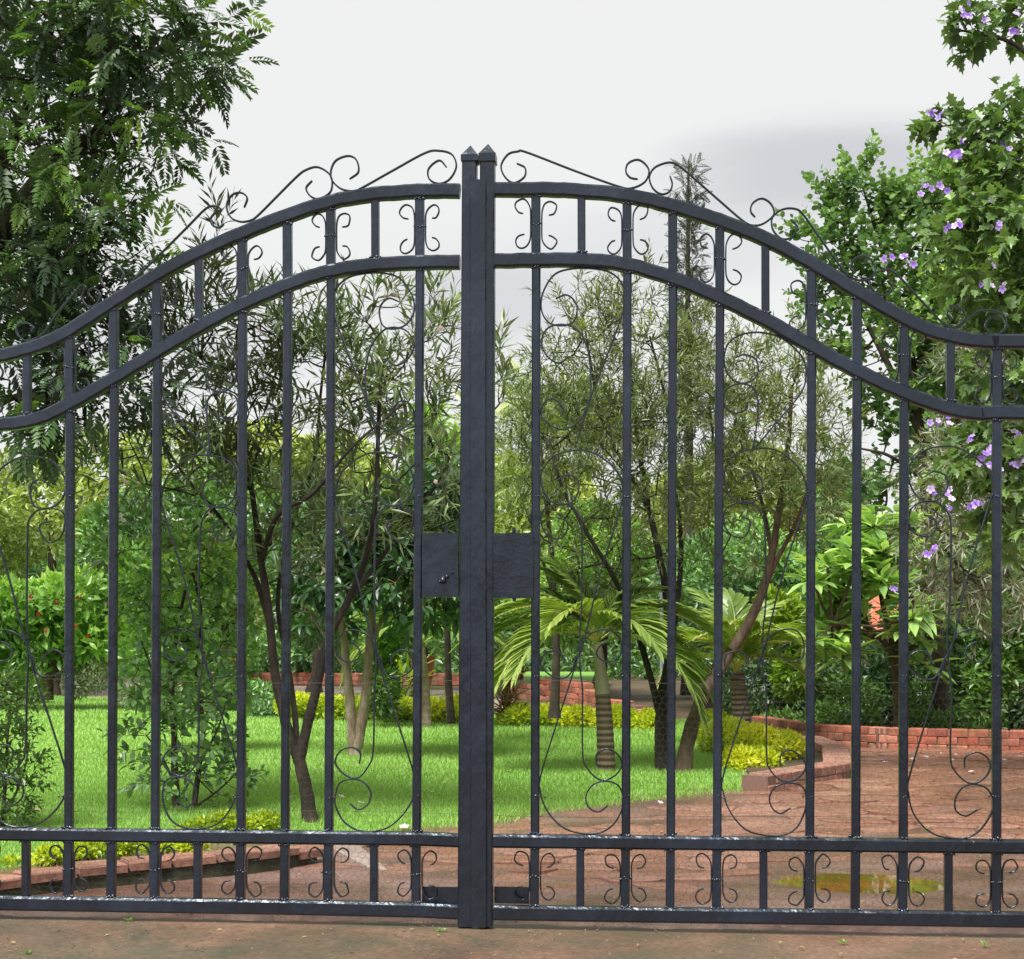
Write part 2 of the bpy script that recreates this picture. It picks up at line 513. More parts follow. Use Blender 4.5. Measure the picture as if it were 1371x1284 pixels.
F_YEL = leaf_mat("petal_yellow", [(0, (.70, .40, .03)), (1, (.80, .55, .05))], trans=.2, tmul=(1, 1, 1))
B_GREY = bark_mat("bark_grey_brown", (0.018, 0.0132, 0.009), (0.045, 0.0324, 0.0228), (0.09, 0.069, 0.051))
B_DARK = bark_mat("bark_dark", (0.007, 0.0056, 0.0042), (0.0168, 0.0126, 0.0091), (0.042, 0.0336, 0.0252))
B_BROWN = bark_mat("bark_brown", (0.0084, 0.006, 0.0048), (0.03, 0.0204, 0.0138), (0.072, 0.051, 0.036))
B_PALE = bark_mat("bark_pale", (.13, .085, .055), (.27, .20, .14), (.42, .36, .28))
B_TAN = bark_mat("bark_tan", (0.0375, 0.024, 0.015), (0.0825, 0.054, 0.0338), (0.1425, 0.105, 0.0713))

# ringed palm trunk
def palm_bark():
    m, n, l, bs = new_mat("bark_palm_rings")
    w = tex(n, l, 'Wave', 3.2); w.bands_direction = 'Z'; w.inputs['Distortion'].default_value = 1.2; w.inputs['Detail'].default_value = 3; w.inputs['Scale'].default_value = 7
    r = ramp(n, [(.05, (.07, .048, .032)), (.35, (.13, .09, .06)), (.8, (.17, .125, .088))])
    l.new(w.outputs['Fac'], r.inputs['Fac']); l.new(r.outputs[0], bs.inputs['Base Color'])
    bs.inputs['Roughness'].default_value = .85
    bump(n, l, bs, w.outputs['Fac'], .8, .01)
    return m


B_PALM = palm_bark()


# ------------------------------------------------------------------ SETTING: ground, apron, driveway, lawn, path
def interp(pts, x):
    a = np.array(pts, float)
    return np.interp(x, a[:, 0], a[:, 1])


def inpoly(x, y, poly):
    poly = np.asarray(poly)[:, :2]
    x = np.asarray(x); y = np.asarray(y)
    c = np.zeros(x.shape, bool)
    j = len(poly) - 1
    for i in range(len(poly)):
        xi, yi = poly[i]; xj, yj = poly[j]
        if yi != yj:
            c ^= ((yi > y) != (yj > y)) & (x < (xj - xi) * (y - yi) / (yj - yi) + xi)
        j = i
    return c


def sheet(name, poly, z, mat, kind='structure', jitter=0):
    mb = MB()
    p = np.array([(q[0], q[1], z) for q in poly])
    me = bpy.data.meshes.new(name)
    me.from_pydata([tuple(a) for a in p], [], [tuple(range(len(p)))])
    me.materials.append(mat)
    if me.polygons[0].normal.z < 0: me.flip_normals()
    o = bpy.data.objects.new(name, me); COL.objects.link(o)
    o['kind'] = kind
    return o


sheet("ground", [(-900, -60), (900, -60), (900, 1600), (-900, 1600)], -0.03, M_SOIL)
# concrete apron in front of the gate, with its slightly uneven lip under the gate
apr = MB()
xs = np.linspace(-6, 6, 121); ys = np.concatenate([np.linspace(0.6, 4.4, 12), np.linspace(4.55, 5.16, 12)])
XX, YY = np.meshgrid(xs, ys)
ZZ = 0.004 + 0.004 * np.sin(XX * 1.7) * np.cos(YY * 2.1)
edge = 5.17 - .095 * XX + .02 * np.sin(XX * 9) + .012 * np.sin(XX * 23)
YY2 = YY - 5.16 + edge
ZZ = np.where(ys[:, None] > 5.1, -0.02, ZZ)
idx = np.arange(XX.size).reshape(XX.shape)
quad = np.stack([idx[:-1, :-1], idx[:-1, 1:], idx[1:, 1:], idx[1:, :-1]], -1).reshape(-1, 4)
apr.add(np.stack([XX, YY2, ZZ], -1).reshape(-1, 3), quad)
o = apr.build("apron", M_APRON, smooth=True); o['kind'] = 'structure'

# earth bed of the driveway
DRV = [(-2.6, 4.7), (6.5, 4.7), (6.5, 12.6), (5.0, 12.9), (3.4, 13.6), (2.3, 14.0), (2.2, 16.6), (-8, 17.2), (-8, 16.2), (-2.6, 8)]
dw = MB()
xs = np.concatenate([np.linspace(-3.6, .6, 60), np.linspace(.62, 2.1, 150), np.linspace(2.15, 6.4, 60)])
ys = np.concatenate([np.linspace(4.6, 5.45, 18), np.linspace(5.46, 6.35, 100), np.linspace(6.4, 13.0, 80)])
XX, YY = np.meshgrid(xs, ys)
PUD = [G(a, b) for a, b in ((1018, 1181), (1050, 1173), (1085, 1164), (1150, 1162), (1200, 1165), (1238, 1175), (1268, 1186),
                            (1240, 1196), (1190, 1199), (1120, 1196), (1070, 1190))]
ZZ = (0.0015 + .004 * np.sin(XX * 2.3 + YY) * np.sin(YY * 1.9 - XX * .7) + .0025 * np.sin(XX * 7.1 - YY * 3) * np.sin(YY * 6.3 + XX))
pc = np.mean(PUD, axis=0)
prs = np.random.default_rng(5)
nzf = np.zeros_like(XX)
for o_ in range(26):
    fr = 4 * 1.13 ** o_; th_ = prs.uniform(0, 3.14); ph = prs.uniform(0, 6.28)
    nzf += np.sin((XX * math.cos(th_) + YY * 1.4 * math.sin(th_)) * fr + ph) * (4 / fr) ** .75
ZZ += nzf * .0011
rr2 = ((XX - pc[0]) / .40) ** 2 + ((YY - pc[1]) / .20) ** 2
ZZ -= .0135 * np.exp(-rr2 ** 1.3)
ZZ -= .03 * np.clip((5.17 - .095 * XX - .05 - YY) / .06, 0, 1)
idx = np.arange(XX.size).reshape(XX.shape)
quad = np.stack([idx[:-1, :-1], idx[:-1, 1:], idx[1:, 1:], idx[1:, :-1]], -1).reshape(-1, 4)
dw.add(np.stack([XX, YY, ZZ], -1).reshape(-1, 3), quad)
driveway = dw.build("driveway", M_MUD, smooth=True); driveway['kind'] = 'structure'
# puddle
th_ = np.linspace(0, 2 * math.pi, 48, endpoint=False)
pp = np.stack([pc[0] + .60 * np.cos(th_), pc[1] + .30 * np.sin(th_)], 1)
o = sheet("puddle_water", pp, -.0036, M_WATER)

LAWN = [G(*a) for a in ((-330, 1205), (0, 1166), (120, 1150), (250, 1134), (370, 1124), (440, 1115), (520, 1113), (600, 1108), (660, 1103),
                        (770, 1085), (900, 1068), (1010, 1058), (1022, 1046), (990, 1000), (955, 975), (930, 966), (800, 962),
                        (650, 958), (380, 954), (300, 945), (150, 936), (0, 932), (-420, 930))]


def edge_dist(x, y, poly):
    x = np.asarray(x, float); y = np.asarray(y, float)
    best = np.full(x.shape, 9.0)
    pl = np.asarray(poly)[:, :2]
    for k in range(len(pl)):
        a, b = pl[k], pl[(k + 1) % len(pl)]
        d = b - a; L2_ = d @ d + 1e-12
        t = np.clip(((x - a[0]) * d[0] + (y - a[1]) * d[1]) / L2_, 0, 1)
        best = np.minimum(best, np.hypot(x - a[0] - t * d[0], y - a[1] - t * d[1]))
    return best


def lawn_z(x, y):
    t = np.clip((0.1 - x) / 1.6, 0, 1)
    e = np.clip(edge_dist(x, y, LAWN) / .3, 0, 1)
    return -.004 + (.016 + .055 * t * t * (3 - 2 * t) * np.clip((14 - y) / 4, 0, 1)) * e


lw = MB()
xs = np.arange(-14, 3.6, .07); ys = np.concatenate([np.arange(5.5, 11, .045), np.arange(11, 25.5, .12)])
XX, YY = np.meshgrid(xs, ys)
idx = np.arange(XX.size).reshape(XX.shape)
quad = np.stack([idx[:-1, :-1], idx[:-1, 1:], idx[1:, 1:], idx[1:, :-1]], -1).reshape(-1, 4)
cx = XX[:-1, :-1].ravel() + .035; cy = (YY[:-1, :-1].ravel() + YY[1:, 1:].ravel()) / 2
quad = quad[inpoly(cx, cy, LAWN)]
ZZ = lawn_z(XX, YY)
used, inv = np.unique(quad, return_inverse=True)
lw.add(np.stack([XX, YY, ZZ], -1).reshape(-1, 3)[used], inv.reshape(-1, 4))
o = lw.build("lawn", M_TURF, smooth=True); o['kind'] = 'structure'

# grass blades: density falls with distance, blades grow so that they stay visible
gb = MB()
xs = rng.uniform(-9.5, 3.4, 1500000); ys = 5.6 / (1 - rng.uniform(0, 1, 1500000) * (1 - 5.6 / 25))
ys = ys[:]
keep = inpoly(xs + rng.normal(0, .022, len(xs)), ys + rng.normal(0, .03, len(xs)), LAWN) & (np.abs(xs) < ys * .40 + .3)
xs, ys = xs[keep], ys[keep]
pw = rng.uniform(0, 1, len(xs)) < (7.0 / np.maximum(ys, 7.0)) ** .6
xs, ys = xs[pw], ys[pw]
if len(xs) > 300000: xs, ys = xs[:300000], ys[:300000]
N = len(xs)
zz = lawn_z(xs, ys)
far = np.clip(ys / 8, .8, 2.2)
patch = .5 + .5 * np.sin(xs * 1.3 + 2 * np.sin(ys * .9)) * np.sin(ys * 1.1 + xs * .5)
hgt = rng.uniform(.016, .038, N) * far ** .6 * (.8 + .35 * patch)
wd = rng.uniform(.0022, .0042, N) * far ** 1.2
ang = rng.uniform(0, 2 * math.pi, N)
lean = rng.normal(0, .42, (N, 2))
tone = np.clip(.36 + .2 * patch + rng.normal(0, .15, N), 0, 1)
pos = np.stack([xs, ys, zz - .003], 1)
X = np.stack([np.cos(ang), np.sin(ang) * .4, 0 * ang], 1)
top = pos + np.stack([lean[:, 0] * hgt, lean[:, 1] * hgt, hgt], 1)
v = np.stack([pos - X * wd[:, None], pos + X * wd[:, None], top], 1).reshape(-1, 3)
f = np.arange(3 * N).reshape(-1, 3)
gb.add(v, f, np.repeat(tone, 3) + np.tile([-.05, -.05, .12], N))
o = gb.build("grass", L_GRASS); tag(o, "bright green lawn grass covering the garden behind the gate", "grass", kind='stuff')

# pavers: an irregular, half sunk field of worn clay pavers
BEDB = [G(1003, 1062), G(1124, 1043), G(1124, 1003), G(960, 985)]


def jx(i, j):
    h = math.sin(i * 12.9898 + j * 78.233) * 43758.5453
    return (h - math.floor(h)) - .5


# crazy paving: Voronoi cells of jittered points, stretched sideways
SX, SY = .27, .185
px_, py_ = [], []
for j in range(-2, 44):
    for i in range(-3, 34):
        px_.append(-1.8 + (i + (.5 if j % 2 else 0) + .80 * jx(i, j)) * SX)
        py_.append(5.45 + (j + .74 * jx(i + 50, j + 9)) * SY)
VP = np.stack([px_, py_], 1)
MET = np.array((SY / SX, 1.0))
pav = []
for k0, c0 in enumerate(VP):
    if not (-1.6 < c0[0] < 6.3 and 5.5 < c0[1] < 12.9): continue
    dd_ = np.linalg.norm((VP - c0) * MET, axis=1)
    nb_ = np.argsort(dd_)[1:15]
    poly = [(-.6, -.6), (.6, -.6), (.6, .6), (-.6, .6)]
    for q_ in nb_:
        nv = (VP[q_] - c0) * MET; h_ = (nv @ nv) / 2
        out = []
        for t_ in range(len(poly)):
            p0, p1 = np.array(poly[t_]), np.array(poly[(t_ + 1) % len(poly)])
            s0, s1 = p0 @ nv - h_, p1 @ nv - h_
            if s0 <= 0: out.append(tuple(p0))
            if (s0 < 0) != (s1 < 0): out.append(tuple(p0 + (p1 - p0) * s0 / (s0 - s1)))
        poly = out
        if len(poly) < 3: break
    if len(poly) < 3: continue
    q = np.array(poly) / MET + c0
    pav.append((q, q.mean(0)))
pm = np.array([q[1] for q in pav])
bad = inpoly(pm[:, 0], pm[:, 1], LAWN) | inpoly(pm[:, 0], pm[:, 1], BEDB)
bad |= edge_dist(pm[:, 0], pm[:, 1], LAWN) < .10
ppx = pc[:2] + (np.array(PUD)[:, :2] - pc[:2]) * 1.5
bad |= inpoly(pm[:, 0], pm[:, 1], ppx)
bad |= pm[:, 1] > 12.75 - .12 * (pm[:, 0] - 3.6) + np.where(pm[:, 0] < 3, .8, 0)
edgepx = pm[:, 0] / pm[:, 1] * FPX + W / 2
bad |= (edgepx > 1560) | (edgepx < 250)
pav = [p for p, b in zip(pav, bad) if not b]
pav.sort(key=lambda q: q[1][1])
count = 0
restmb = MB()
for i, (q, ce) in enumerate(pav):
    m_ = ce; j = 1
    rmean = np.mean(np.linalg.norm(q - ce, axis=1)); g = .0045 + .004 * abs(jx(i + 3, j))
    qi = []
    for k in range(len(q)):
        p0, p1 = q[k], q[(k + 1) % len(q)]
        if np.linalg.norm(p1 - p0) < .02: continue
        for t_ in (.14, .86):
            r_ = p0 + (p1 - p0) * t_
            qi.append(ce + (r_ - ce) * (1 - g / rmean) + rng.normal(0, .003, 2))
    qi = np.array(qi); n_ = len(qi)
    if n_ < 5: continue
    near = math.exp(-max(0, m_[1] - 5.5) / 1.6)
    hmean = .0085 - .017 * near + rng.normal(0, .0035) + .005 * math.sin(m_[0] * 1.9 + m_[1] * 1.1) - .012 * math.exp(-(edge_dist(m_[0], m_[1], LAWN) / .35) ** 2)
    tilt = rng.normal(0, .018, 2)
    if n_ > 12: pass
    top = qi.copy(); tz = hmean + (top - ce) @ tilt
    inner = ce + (qi - ce) * .90; iz = hmean + .004 + (inner - ce) @ tilt
    bz = np.full(n_, -.03)
    v = np.vstack([np.c_[qi, bz], np.c_[top, tz], np.c_[inner, iz], [[ce[0], ce[1], hmean + .005]]])
    f4 = [(k, (k + 1) % n_, n_ + (k + 1) % n_, n_ + k) for k in range(n_)] + \
         [(n_ + k, n_ + (k + 1) % n_, 2 * n_ + (k + 1) % n_, 2 * n_ + k) for k in range(n_)]
    f3 = [(2 * n_ + k, 2 * n_ + (k + 1) % n_, 3 * n_) for k in range(n_)]
    vis = 40 < (ce[0] / ce[1] * FPX + W / 2) < 1400
    if vis and count < 300:
        mb = MB(); mb.add(v, f4); mb.f3.append(np.array(f3))
        o = mb.build("paver", M_PAVER, driveway, origin=(ce[0], ce[1], 0), smooth=False)
        o.location = (ce[0], ce[1], 0)
        count += 1
    else:
        n0 = restmb.n
        restmb.add(v, f4); restmb.f3.append(np.array(f3) + n0)
o = restmb.build("paver_field", M_PAVER, driveway); o['kind'] = 'stuff'

# paved way beyond the lawn
sheet("path", [G(-300, 943)[:2], G(680, 947)[:2], G(700, 925)[:2], G(300, 915)[:2], G(-300, 912)[:2]], -0.012, M_PATH)


# ------------------------------------------------------------------ brick walls and kerbs
def brick_mesh(name, l_, w_, h_, mat):
    mb = MB().box((0, 0, 0), (l_, w_, h_), ch=.005)
    me = bpy.data.meshes.new(name)
    o = mb.build(name, mat)
    me = o.data
    bpy.data.objects.remove(o)
    # uneven corners
    co = np.zeros(len(me.vertices) * 3); me.vertices.foreach_get('co', co)
    co += rng.normal(0, .0016, co.shape); me.vertices.foreach_set('co', co)
    return me


def brick_wall(name, label, pts, height, thick, courses, blen, mat=None, cap=True, z0=-.02, tops=None, joint=.009, cat="brick wall"):
    """a wall along ground points; every brick an object, on a recessed mortar core"""
    mat = mat or M_BRICK
    pts = np.array(pts)[:, :2]
    root = empty(name, (pts[0][0], pts[0][1], 0)); tag(root, label, cat)
    o0 = np.array((pts[0][0], pts[0][1], 0))
    ch = height / courses
    variants = [brick_mesh("brick", blen - joint, thick, ch - joint * .8, mat) for _ in range(4)]
    core = MB()
    for s in range(len(pts) - 1):
        a, b = pts[s], pts[s + 1]
        L = np.linalg.norm(b - a); d = (b - a) / L; ang = math.atan2(d[1], d[0])
        hs = height if tops is None else min(tops[s], tops[s + 1])
        mid = (a + b) / 2
        core.box((mid[0] - o0[0], mid[1] - o0[1], z0 + hs / 2 - .008), (L, thick - .02, hs - .006), rz=ang)
    sl_ = np.r_[0, np.cumsum(np.linalg.norm(np.diff(pts, axis=0), axis=1))]
    def at(u_): return np.array((np.interp(u_, sl_, pts[:, 0]), np.interp(u_, sl_, pts[:, 1])))
    for c in range(courses):
        z = z0 + (c + .5) * ch
        u = blen * (.5 if c % 2 else 0) + blen * .5
        while u < sl_[-1] - blen * .3:
            zt = height if tops is None else float(np.interp(u, sl_, tops))
            if z + ch * .3 <= z0 + zt + .001:
                p0, p1 = at(u - blen * .45), at(u + blen * .45)
                d = (p1 - p0) / max(1e-6, np.linalg.norm(p1 - p0)); p = (p0 + p1) / 2 + np.array((-d[1], d[0])) * rng.normal(0, .002)
                o = bpy.data.objects.new("brick", variants[rng.integers(4)])
                COL.objects.link(o); o.parent = root
                o.location = (p[0] - o0[0], p[1] - o0[1], z)
                o.rotation_euler = (0, rng.normal(0, .006), math.atan2(d[1], d[0]) + rng.normal(0, .008))
            u += blen
    core.build("mortar_core", M_MORTAR, root)
    return root


wl_pts = [G(1020, 985)[:2] + np.array((0.0, 0.3)), G(1090, 995.5)[:2], G(1180, 1001)[:2], G(1280, 1004)[:2], G(1371, 1006)[:2], G(1460, 1008)[:2], G(1580, 1010)[:2]]
brick_wall("brick_wall", "low red brick garden wall along the back of the driveway at the right", wl_pts, .20, .12, 3, .165)
brick_wall("brick_wall", "low dark red brick wall far behind the lawn, left of the gate posts", [G(285, 914)[:2], G(380, 915)[:2], G(480, 916)[:2], G(662, 916)[:2]], .24, .12, 3, .24)
brick_wall("brick_wall", "sloping pinkish brick retaining wall seen right of the gate posts behind the lime hedge",
           [P(676, 900, 24)[:2], P(735, 900, 23.)[:2], P(780, 900, 21.5)[:2], P(806, 900, 20.)[:2], P(860, 900, 18.8)[:2], P(900, 900, 18.3)[:2]], .42, .14, 5, .24, tops=[.17, .37, .37, .22, .13, .08], z0=-.03)
# terrace of grass behind the retaining wall
tp = [(*P(690, 900, 24.0)[:2], .22), (*P(737, 900, 23.3)[:2], .22), (*P(782, 900, 21.9)[:2], .22), (*P(800, 900, 23)[:2], .22), (*P(815, 900, 31)[:2], .22), (*P(640, 900, 31)[:2], .22)]
nt_ = len(tp)
tm = MB().add(np.array([(x, y, -.04) for x, y, z in tp] + tp), [(k, (k + 1) % nt_, nt_ + (k + 1) % nt_, nt_ + k) for k in range(nt_)])
me = bpy.data.meshes.new("grass_terrace")
me.from_pydata([(x, y, -.04) for x, y, z in tp] + [tuple(q) for q in tp], [], [(k, (k + 1) % nt_, nt_ + (k + 1) % nt_, nt_ + k) for k in range(nt_)] + [tuple(range(nt_, 2 * nt_))])
me.materials.append(M_TURF)
o = bpy.data.objects.new("grass_terrace", me); COL.objects.link(o); o['kind'] = 'structure'


# raised bed corner beside the drive
k1 = [G(1006, 1060)[:2] + np.array((.02, 0)), G(1062, 1051)[:2], G(1122, 1041)[:2]]
brick_wall("brick_kerb", "low brick edging of the raised bed with the lime hedge", [k1[0], k1[1], k1[2], G(1118, 1016)[:2], G(1080, 1000)[:2]], .13, .20, 2, .21,
           mat=M_KERB, cat="brick edging")
o = sheet("flower_bed", [G(1010, 1057)[:2], G(1118, 1040)[:2], G(1118, 1018)[:2], G(1078, 1000)[:2], G(950, 972)[:2], G(985, 1010)[:2]], .04, M_SOIL)

# left kerb: mossy base with flat bricks along its top
kroot_p = G(41, 1197)
root = empty("brick_kerb", (kroot_p[0], kroot_p[1], 0)); tag(root, "mossy kerb topped with flat bricks along the left front edge of the lawn", "kerb")
base_l = np.array([G(x, y)[:2] for x, y in ((-160, 1236), (-60, 1216), (41, 1197), (157, 1190), (204, 1183), (318, 1171), (376, 1165), (425, 1158))])
cf = np.polyfit(base_l[:, 0], base_l[:, 1], 3)
bx_ = np.linspace(base_l[0, 0], base_l[-1, 0], 36)
base_s = np.stack([bx_, np.polyval(cf, bx_)], 1)
KH = [(-160, .066), (41, .068), (157, .085), (318, .088), (376, .083), (425, .06)]
side = MB()
dd = nrm(np.gradient(base_s, axis=0)); nn = np.stack([-dd[:, 1], dd[:, 0]], 1)
wob = .006 * np.sin(np.arange(len(base_s)) * 1.9)
front = base_s + nn * wob[:, None]; back = base_s + nn * .17
hh = np.array([interp(KH, x * FPX / y + W / 2) for x, y in base_s]) - .018
o0 = kroot_p[:2]
vv = np.vstack([np.c_[front - o0, np.full(len(front), -.03)], np.c_[front + nn * .012 - o0, hh], np.c_[back - o0, hh], np.c_[back - o0, np.full(len(front), -.03)]])
n_ = len(front)
fq = [(r_ * n_ + k, r_ * n_ + k + 1, (r_ + 1) * n_ + k + 1, (r_ + 1) * n_ + k) for r_ in range(3) for k in range(n_ - 1)]
fq += [(n_ - 1, 2 * n_ - 1, 3 * n_ - 1, 4 * n_ - 1)]
side.add(vv, fq); side.build("kerb_base", M_MOSSY, root)
seg = np.r_[0, np.cumsum(np.linalg.norm(np.diff(base_s, axis=0), axis=1))]
u = .02
while u < seg[-1] - .1:
    L = .19 * rng.uniform(.9, 1.1)
    um = u + L / 2
    p = np.array([np.interp(um, seg, base_s[:, 0]), np.interp(um, seg, base_s[:, 1])])
    p2 = np.array([np.interp(um + .02, seg, base_s[:, 0]), np.interp(um + .02, seg, base_s[:, 1])])
    d = (p2 - p) / np.linalg.norm(p2 - p); nn_ = np.array((-d[1], d[0]))
    me = brick_mesh("brick", L - .008, .15, .034, M_KERB)
    o = bpy.data.objects.new("brick", me); COL.objects.link(o); o.parent = root
    q = p + nn_ * .072 - o0
    hz = interp(KH, p[0] * FPX / p[1] + W / 2) - .012
    o.location = (q[0], q[1], hz + rng.normal(0, .0015))
    o.rotation_euler = (rng.normal(0, .012), rng.normal(0, .012), math.atan2(d[1], d[0]) + rng.normal(0, .015))
    u += L + .003
# broken concrete wedge at the end of the kerb
mb = MB()
w1 = [G(*a) for a in ((432, 1143), (500, 1166), (520, 1166), (500, 1150), (470, 1132), (440, 1130))]
ce = np.mean(w1, axis=0)
tz = [.045, .006, .004, .006, .035, .055]
v = [np.array((q[0], q[1], -.02)) for q in w1] + [np.array((q[0], q[1], z)) for q, z in zip(w1, tz)]
mb.add(np.array(v), [(k, (k + 1) % 6, 6 + (k + 1) % 6, 6 + k) for k in range(6)])
mb.f3.append(np.array([(6, 7, 8), (6, 8, 9), (6, 9, 10), (6, 10, 11)]))
o = mb.build("concrete_slab", M_PATH, origin=(ce[0], ce[1], 0)); o.location = (ce[0], ce[1], 0)
tag(o, "broken brown concrete wedge lying at the end of the mossy kerb", "concrete slab")

# ------------------------------------------------------------------ GATE
KG = 4.7e-5
GD = 5.0


def gdepth(px): return GD / (1 + KG * (px - 640))


_o = P(640, 850, gdepth(640)); _e = P(1300, 850, gdepth(1300))
GU = nrm((_e - _o) * np.array((1, 1, 0))); GN = np.array((-GU[1], GU[0], 0))
GO = np.array((_o[0], _o[1], 0))
GYAW = math.atan2(GU[1], GU[0])


def L2(px, py):
    """gate plane coordinates (along, up) of a photo pixel"""
    w = P(px, py, gdepth(px)) - GO
    return (float(w @ GU), float(w[2]))


def prof(t, w0, w1, ch):
    """chamfered rectangle: in-plane half thickness t, depth from w0 to w1"""
    return np.array([(-t, w0 + ch), (-t + ch, w0), (t - ch, w0), (t, w0 + ch), (t, w1 - ch), (t - ch, w1), (-t + ch, w1), (-t, w1 - ch)])


def sweep(mb, pts, t, w0, w1, ch=.003, taper=None):
    """sweep a bar along 2-D gate-plane points"""
    p = np.array(pts, float); n = len(p)
    d = nrm(np.gradient(p, axis=0)); s = np.stack([-d[:, 1], d[:, 0]], 1)
    pr = prof(t, w0, w1, ch)
    k = len(pr)
    th = np.ones(n) if taper is None else taper
    v = np.zeros((n, k, 3))
    v[:, :, 0] = p[:, None, 0] + s[:, None, 0] * pr[None, :, 0] * th[:, None]
    v[:, :, 2] = p[:, None, 1] + s[:, None, 1] * pr[None, :, 0] * th[:, None]
    v[:, :, 1] = pr[None, :, 1]
    idx = np.arange(n * k).reshape(n, k)
    q = np.stack([idx[:-1], np.roll(idx, -1, 1)[:-1], np.roll(idx, -1, 1)[1:], idx[1:]], -1).reshape(-1, 4)
    n0 = mb.n
    mb.add(v.reshape(-1, 3), q)
    for e, fl in ((0, 1), (n - 1, -1)):
        r_ = idx[e][::fl]
        mb.f4.append(np.array([(r_[0], r_[1], r_[2], r_[3]), (r_[0], r_[3], r_[4], r_[7]), (r_[4], r_[5], r_[6], r_[7])]) + n0)
    return mb


TOPL = [(-400, 484), (-80, 481), (-40, 480.5), (0, 477), (30, 470), (62, 459.5), (95, 443), (150, 407), (211, 369), (267, 339), (325, 313), (386, 289.5), (440, 272), (500, 261), (560, 257), (618, 256)]
INNL = [(-400, 572), (-80, 571), (-40, 570.5), (0, 568.5), (30, 565.5), (60, 558), (95, 541), (153, 508), (208, 474), (265, 440), (325, 408.5), (386, 382), (440, 364.5), (500, 355.5), (560, 352), (618, 351.5)]
TOPR = [(662, 254.5), (735, 254.5), (780, 256.5), (838, 262.5), (900, 276.5), (962, 296), (1025, 321), (1086, 353), (1147, 390.5), (1210, 427), (1240, 441), (1272, 450.5), (1300, 456), (1334, 458), (1371, 457.5), (1800, 455)]
INNR = [(662, 350), (717, 348.7), (780, 349), (838, 355), (900, 373), (962, 398.5), (1025, 429), (1086, 464), (1147, 497), (1210, 526), (1250, 541), (1280, 549.5), (1310, 553.5), (1371, 553), (1800, 552)]


def midy(x): return interp([(-700, 1107), (0, 1116.3), (400, 1121), (612, 1123.3), (613, 1125), (800, 1127), (1371, 1133.5), (2000, 1140)], x)
def boty(x): return interp([(-700, 1197), (0, 1208.5), (400, 1214.5), (612, 1219), (613, 1220.5), (800, 1223.5), (1371, 1231), (2000, 1241)], x)


def rail_curve(pts, x0, x1):
    a = smooth_curve(np.array(pts), 7)
    a = a[(a[:, 0] > x0 + 2) & (a[:, 0] < x1 - 2)]
    y0 = np.interp(x0, smooth_curve(np.array(pts), 7)[:, 0], smooth_curve(np.array(pts), 7)[:, 1])
    y1 = np.interp(x1, smooth_curve(np.array(pts), 7)[:, 0], smooth_curve(np.array(pts), 7)[:, 1])
    a = np.vstack([[x0, y0], a, [x1, y1]])
    # segments of tube welded end to end: small kinks and dents
    out = []
    for k_, q in enumerate(a):
        g_ = L2(*q)
        out.append((g_[0], g_[1] + rng.normal(0, .0007)))
    return out


def scroll_piece(parent, pts2, t=.0023, name="scroll", w=.0052, n=7):
    """a flat bar bent along local (along, up) points"""
    c = smooth_curve(np.array(pts2), n)
    mb = MB(); tp = np.ones(len(c)); tp[:3] = (.7, .85, .95); tp[-3:] = (.95, .85, .7)
    sweep(mb, c, t, -w, w, .0012, tp)
    return mb.build(name, M_PAINT, parent, smooth=False)


CSC = [(10.5, 13.5), (17, 15.5), (21, 22), (19.5, 29), (13, 32.5), (6.5, 29), (2.4, 21), (1.6, 10), (1.6, 0)]
CSC = CSC + [(a, -b) for a, b in CSC[-2::-1]]

# bay scrolls, traced on one bay (bars at 718 and 840)
BA = [(744, 400), (759, 395), (772, 408), (769, 429), (754, 436), (735, 432), (725, 415), (727, 392), (742, 368), (765.5, 360), (796, 360), (819, 366), (834, 383), (836, 412), (792, 529), (776, 563), (752, 575), (729, 563), (724.6, 549), (732, 536), (745, 536), (755, 549), (750, 558)]
BB = [(762, 478), (747, 486), (731, 475), (725, 456), (734, 439), (753, 434.5), (770, 440), (783, 456), (789, 481), (791, 509), (789, 537), (778, 574), (770, 600)]
BC = [(745, 644.5), (758, 636), (772, 641), (775, 655), (767, 671), (751, 676), (734, 668), (725, 649), (726, 630.5), (740, 612), (762, 604), (787, 604), (809, 615), (828, 634), (834.5, 658), (832, 676), (803, 771), (780, 865), (771, 882), (765, 900), (754, 908), (739, 905), (726, 894), (725, 882), (733, 873), (746.5, 872), (755, 882), (754, 889)]
BD = [(745, 693), (758, 697.5), (760, 708), (750, 721), (734, 718), (725, 702), (728, 683), (744, 675.5), (762, 677), (775, 690), (779, 711.5), (779, 800), (776, 850), (777, 897), (780, 926), (780, 1007), (786, 1028), (803, 1044), (821, 1040), (832.5, 1025), (827, 1010), (812, 1003), (799, 1010), (799, 1025)]
BE = [(815, 859), (803, 865), (799, 876), (808, 885), (821, 885), (831, 876), (831, 859), (821, 846), (806, 843), (789, 850), (779, 865), (773, 882), (766, 905), (726, 1031), (723.5, 1060), (733, 1086), (754, 1108), (780, 1116), (803, 1115), (821, 1104), (833, 1083), (834, 1066), (827, 1051), (811, 1046), (795, 1050), (785, 1064), (787, 1079), (800, 1087), (814, 1079)]
BA2 = [(985, 479), (996, 475), (1011.5, 481), (1015, 497), (1007, 509), (991, 513), (976, 503), (969.5, 484), (974, 462), (990, 449), (1015, 445), (1040, 450), (1058, 461), (1075, 480), (1079, 500), (1073, 525), (1043, 562), (1011.5, 599), (1007, 604)]
BB2 = [(1001, 540), (996, 549.5), (983.5, 553), (971, 545), (968, 532), (974, 520), (990, 514), (1005, 517), (1013, 528), (1015, 549.5), (1011.5, 581), (1007, 602.5)]


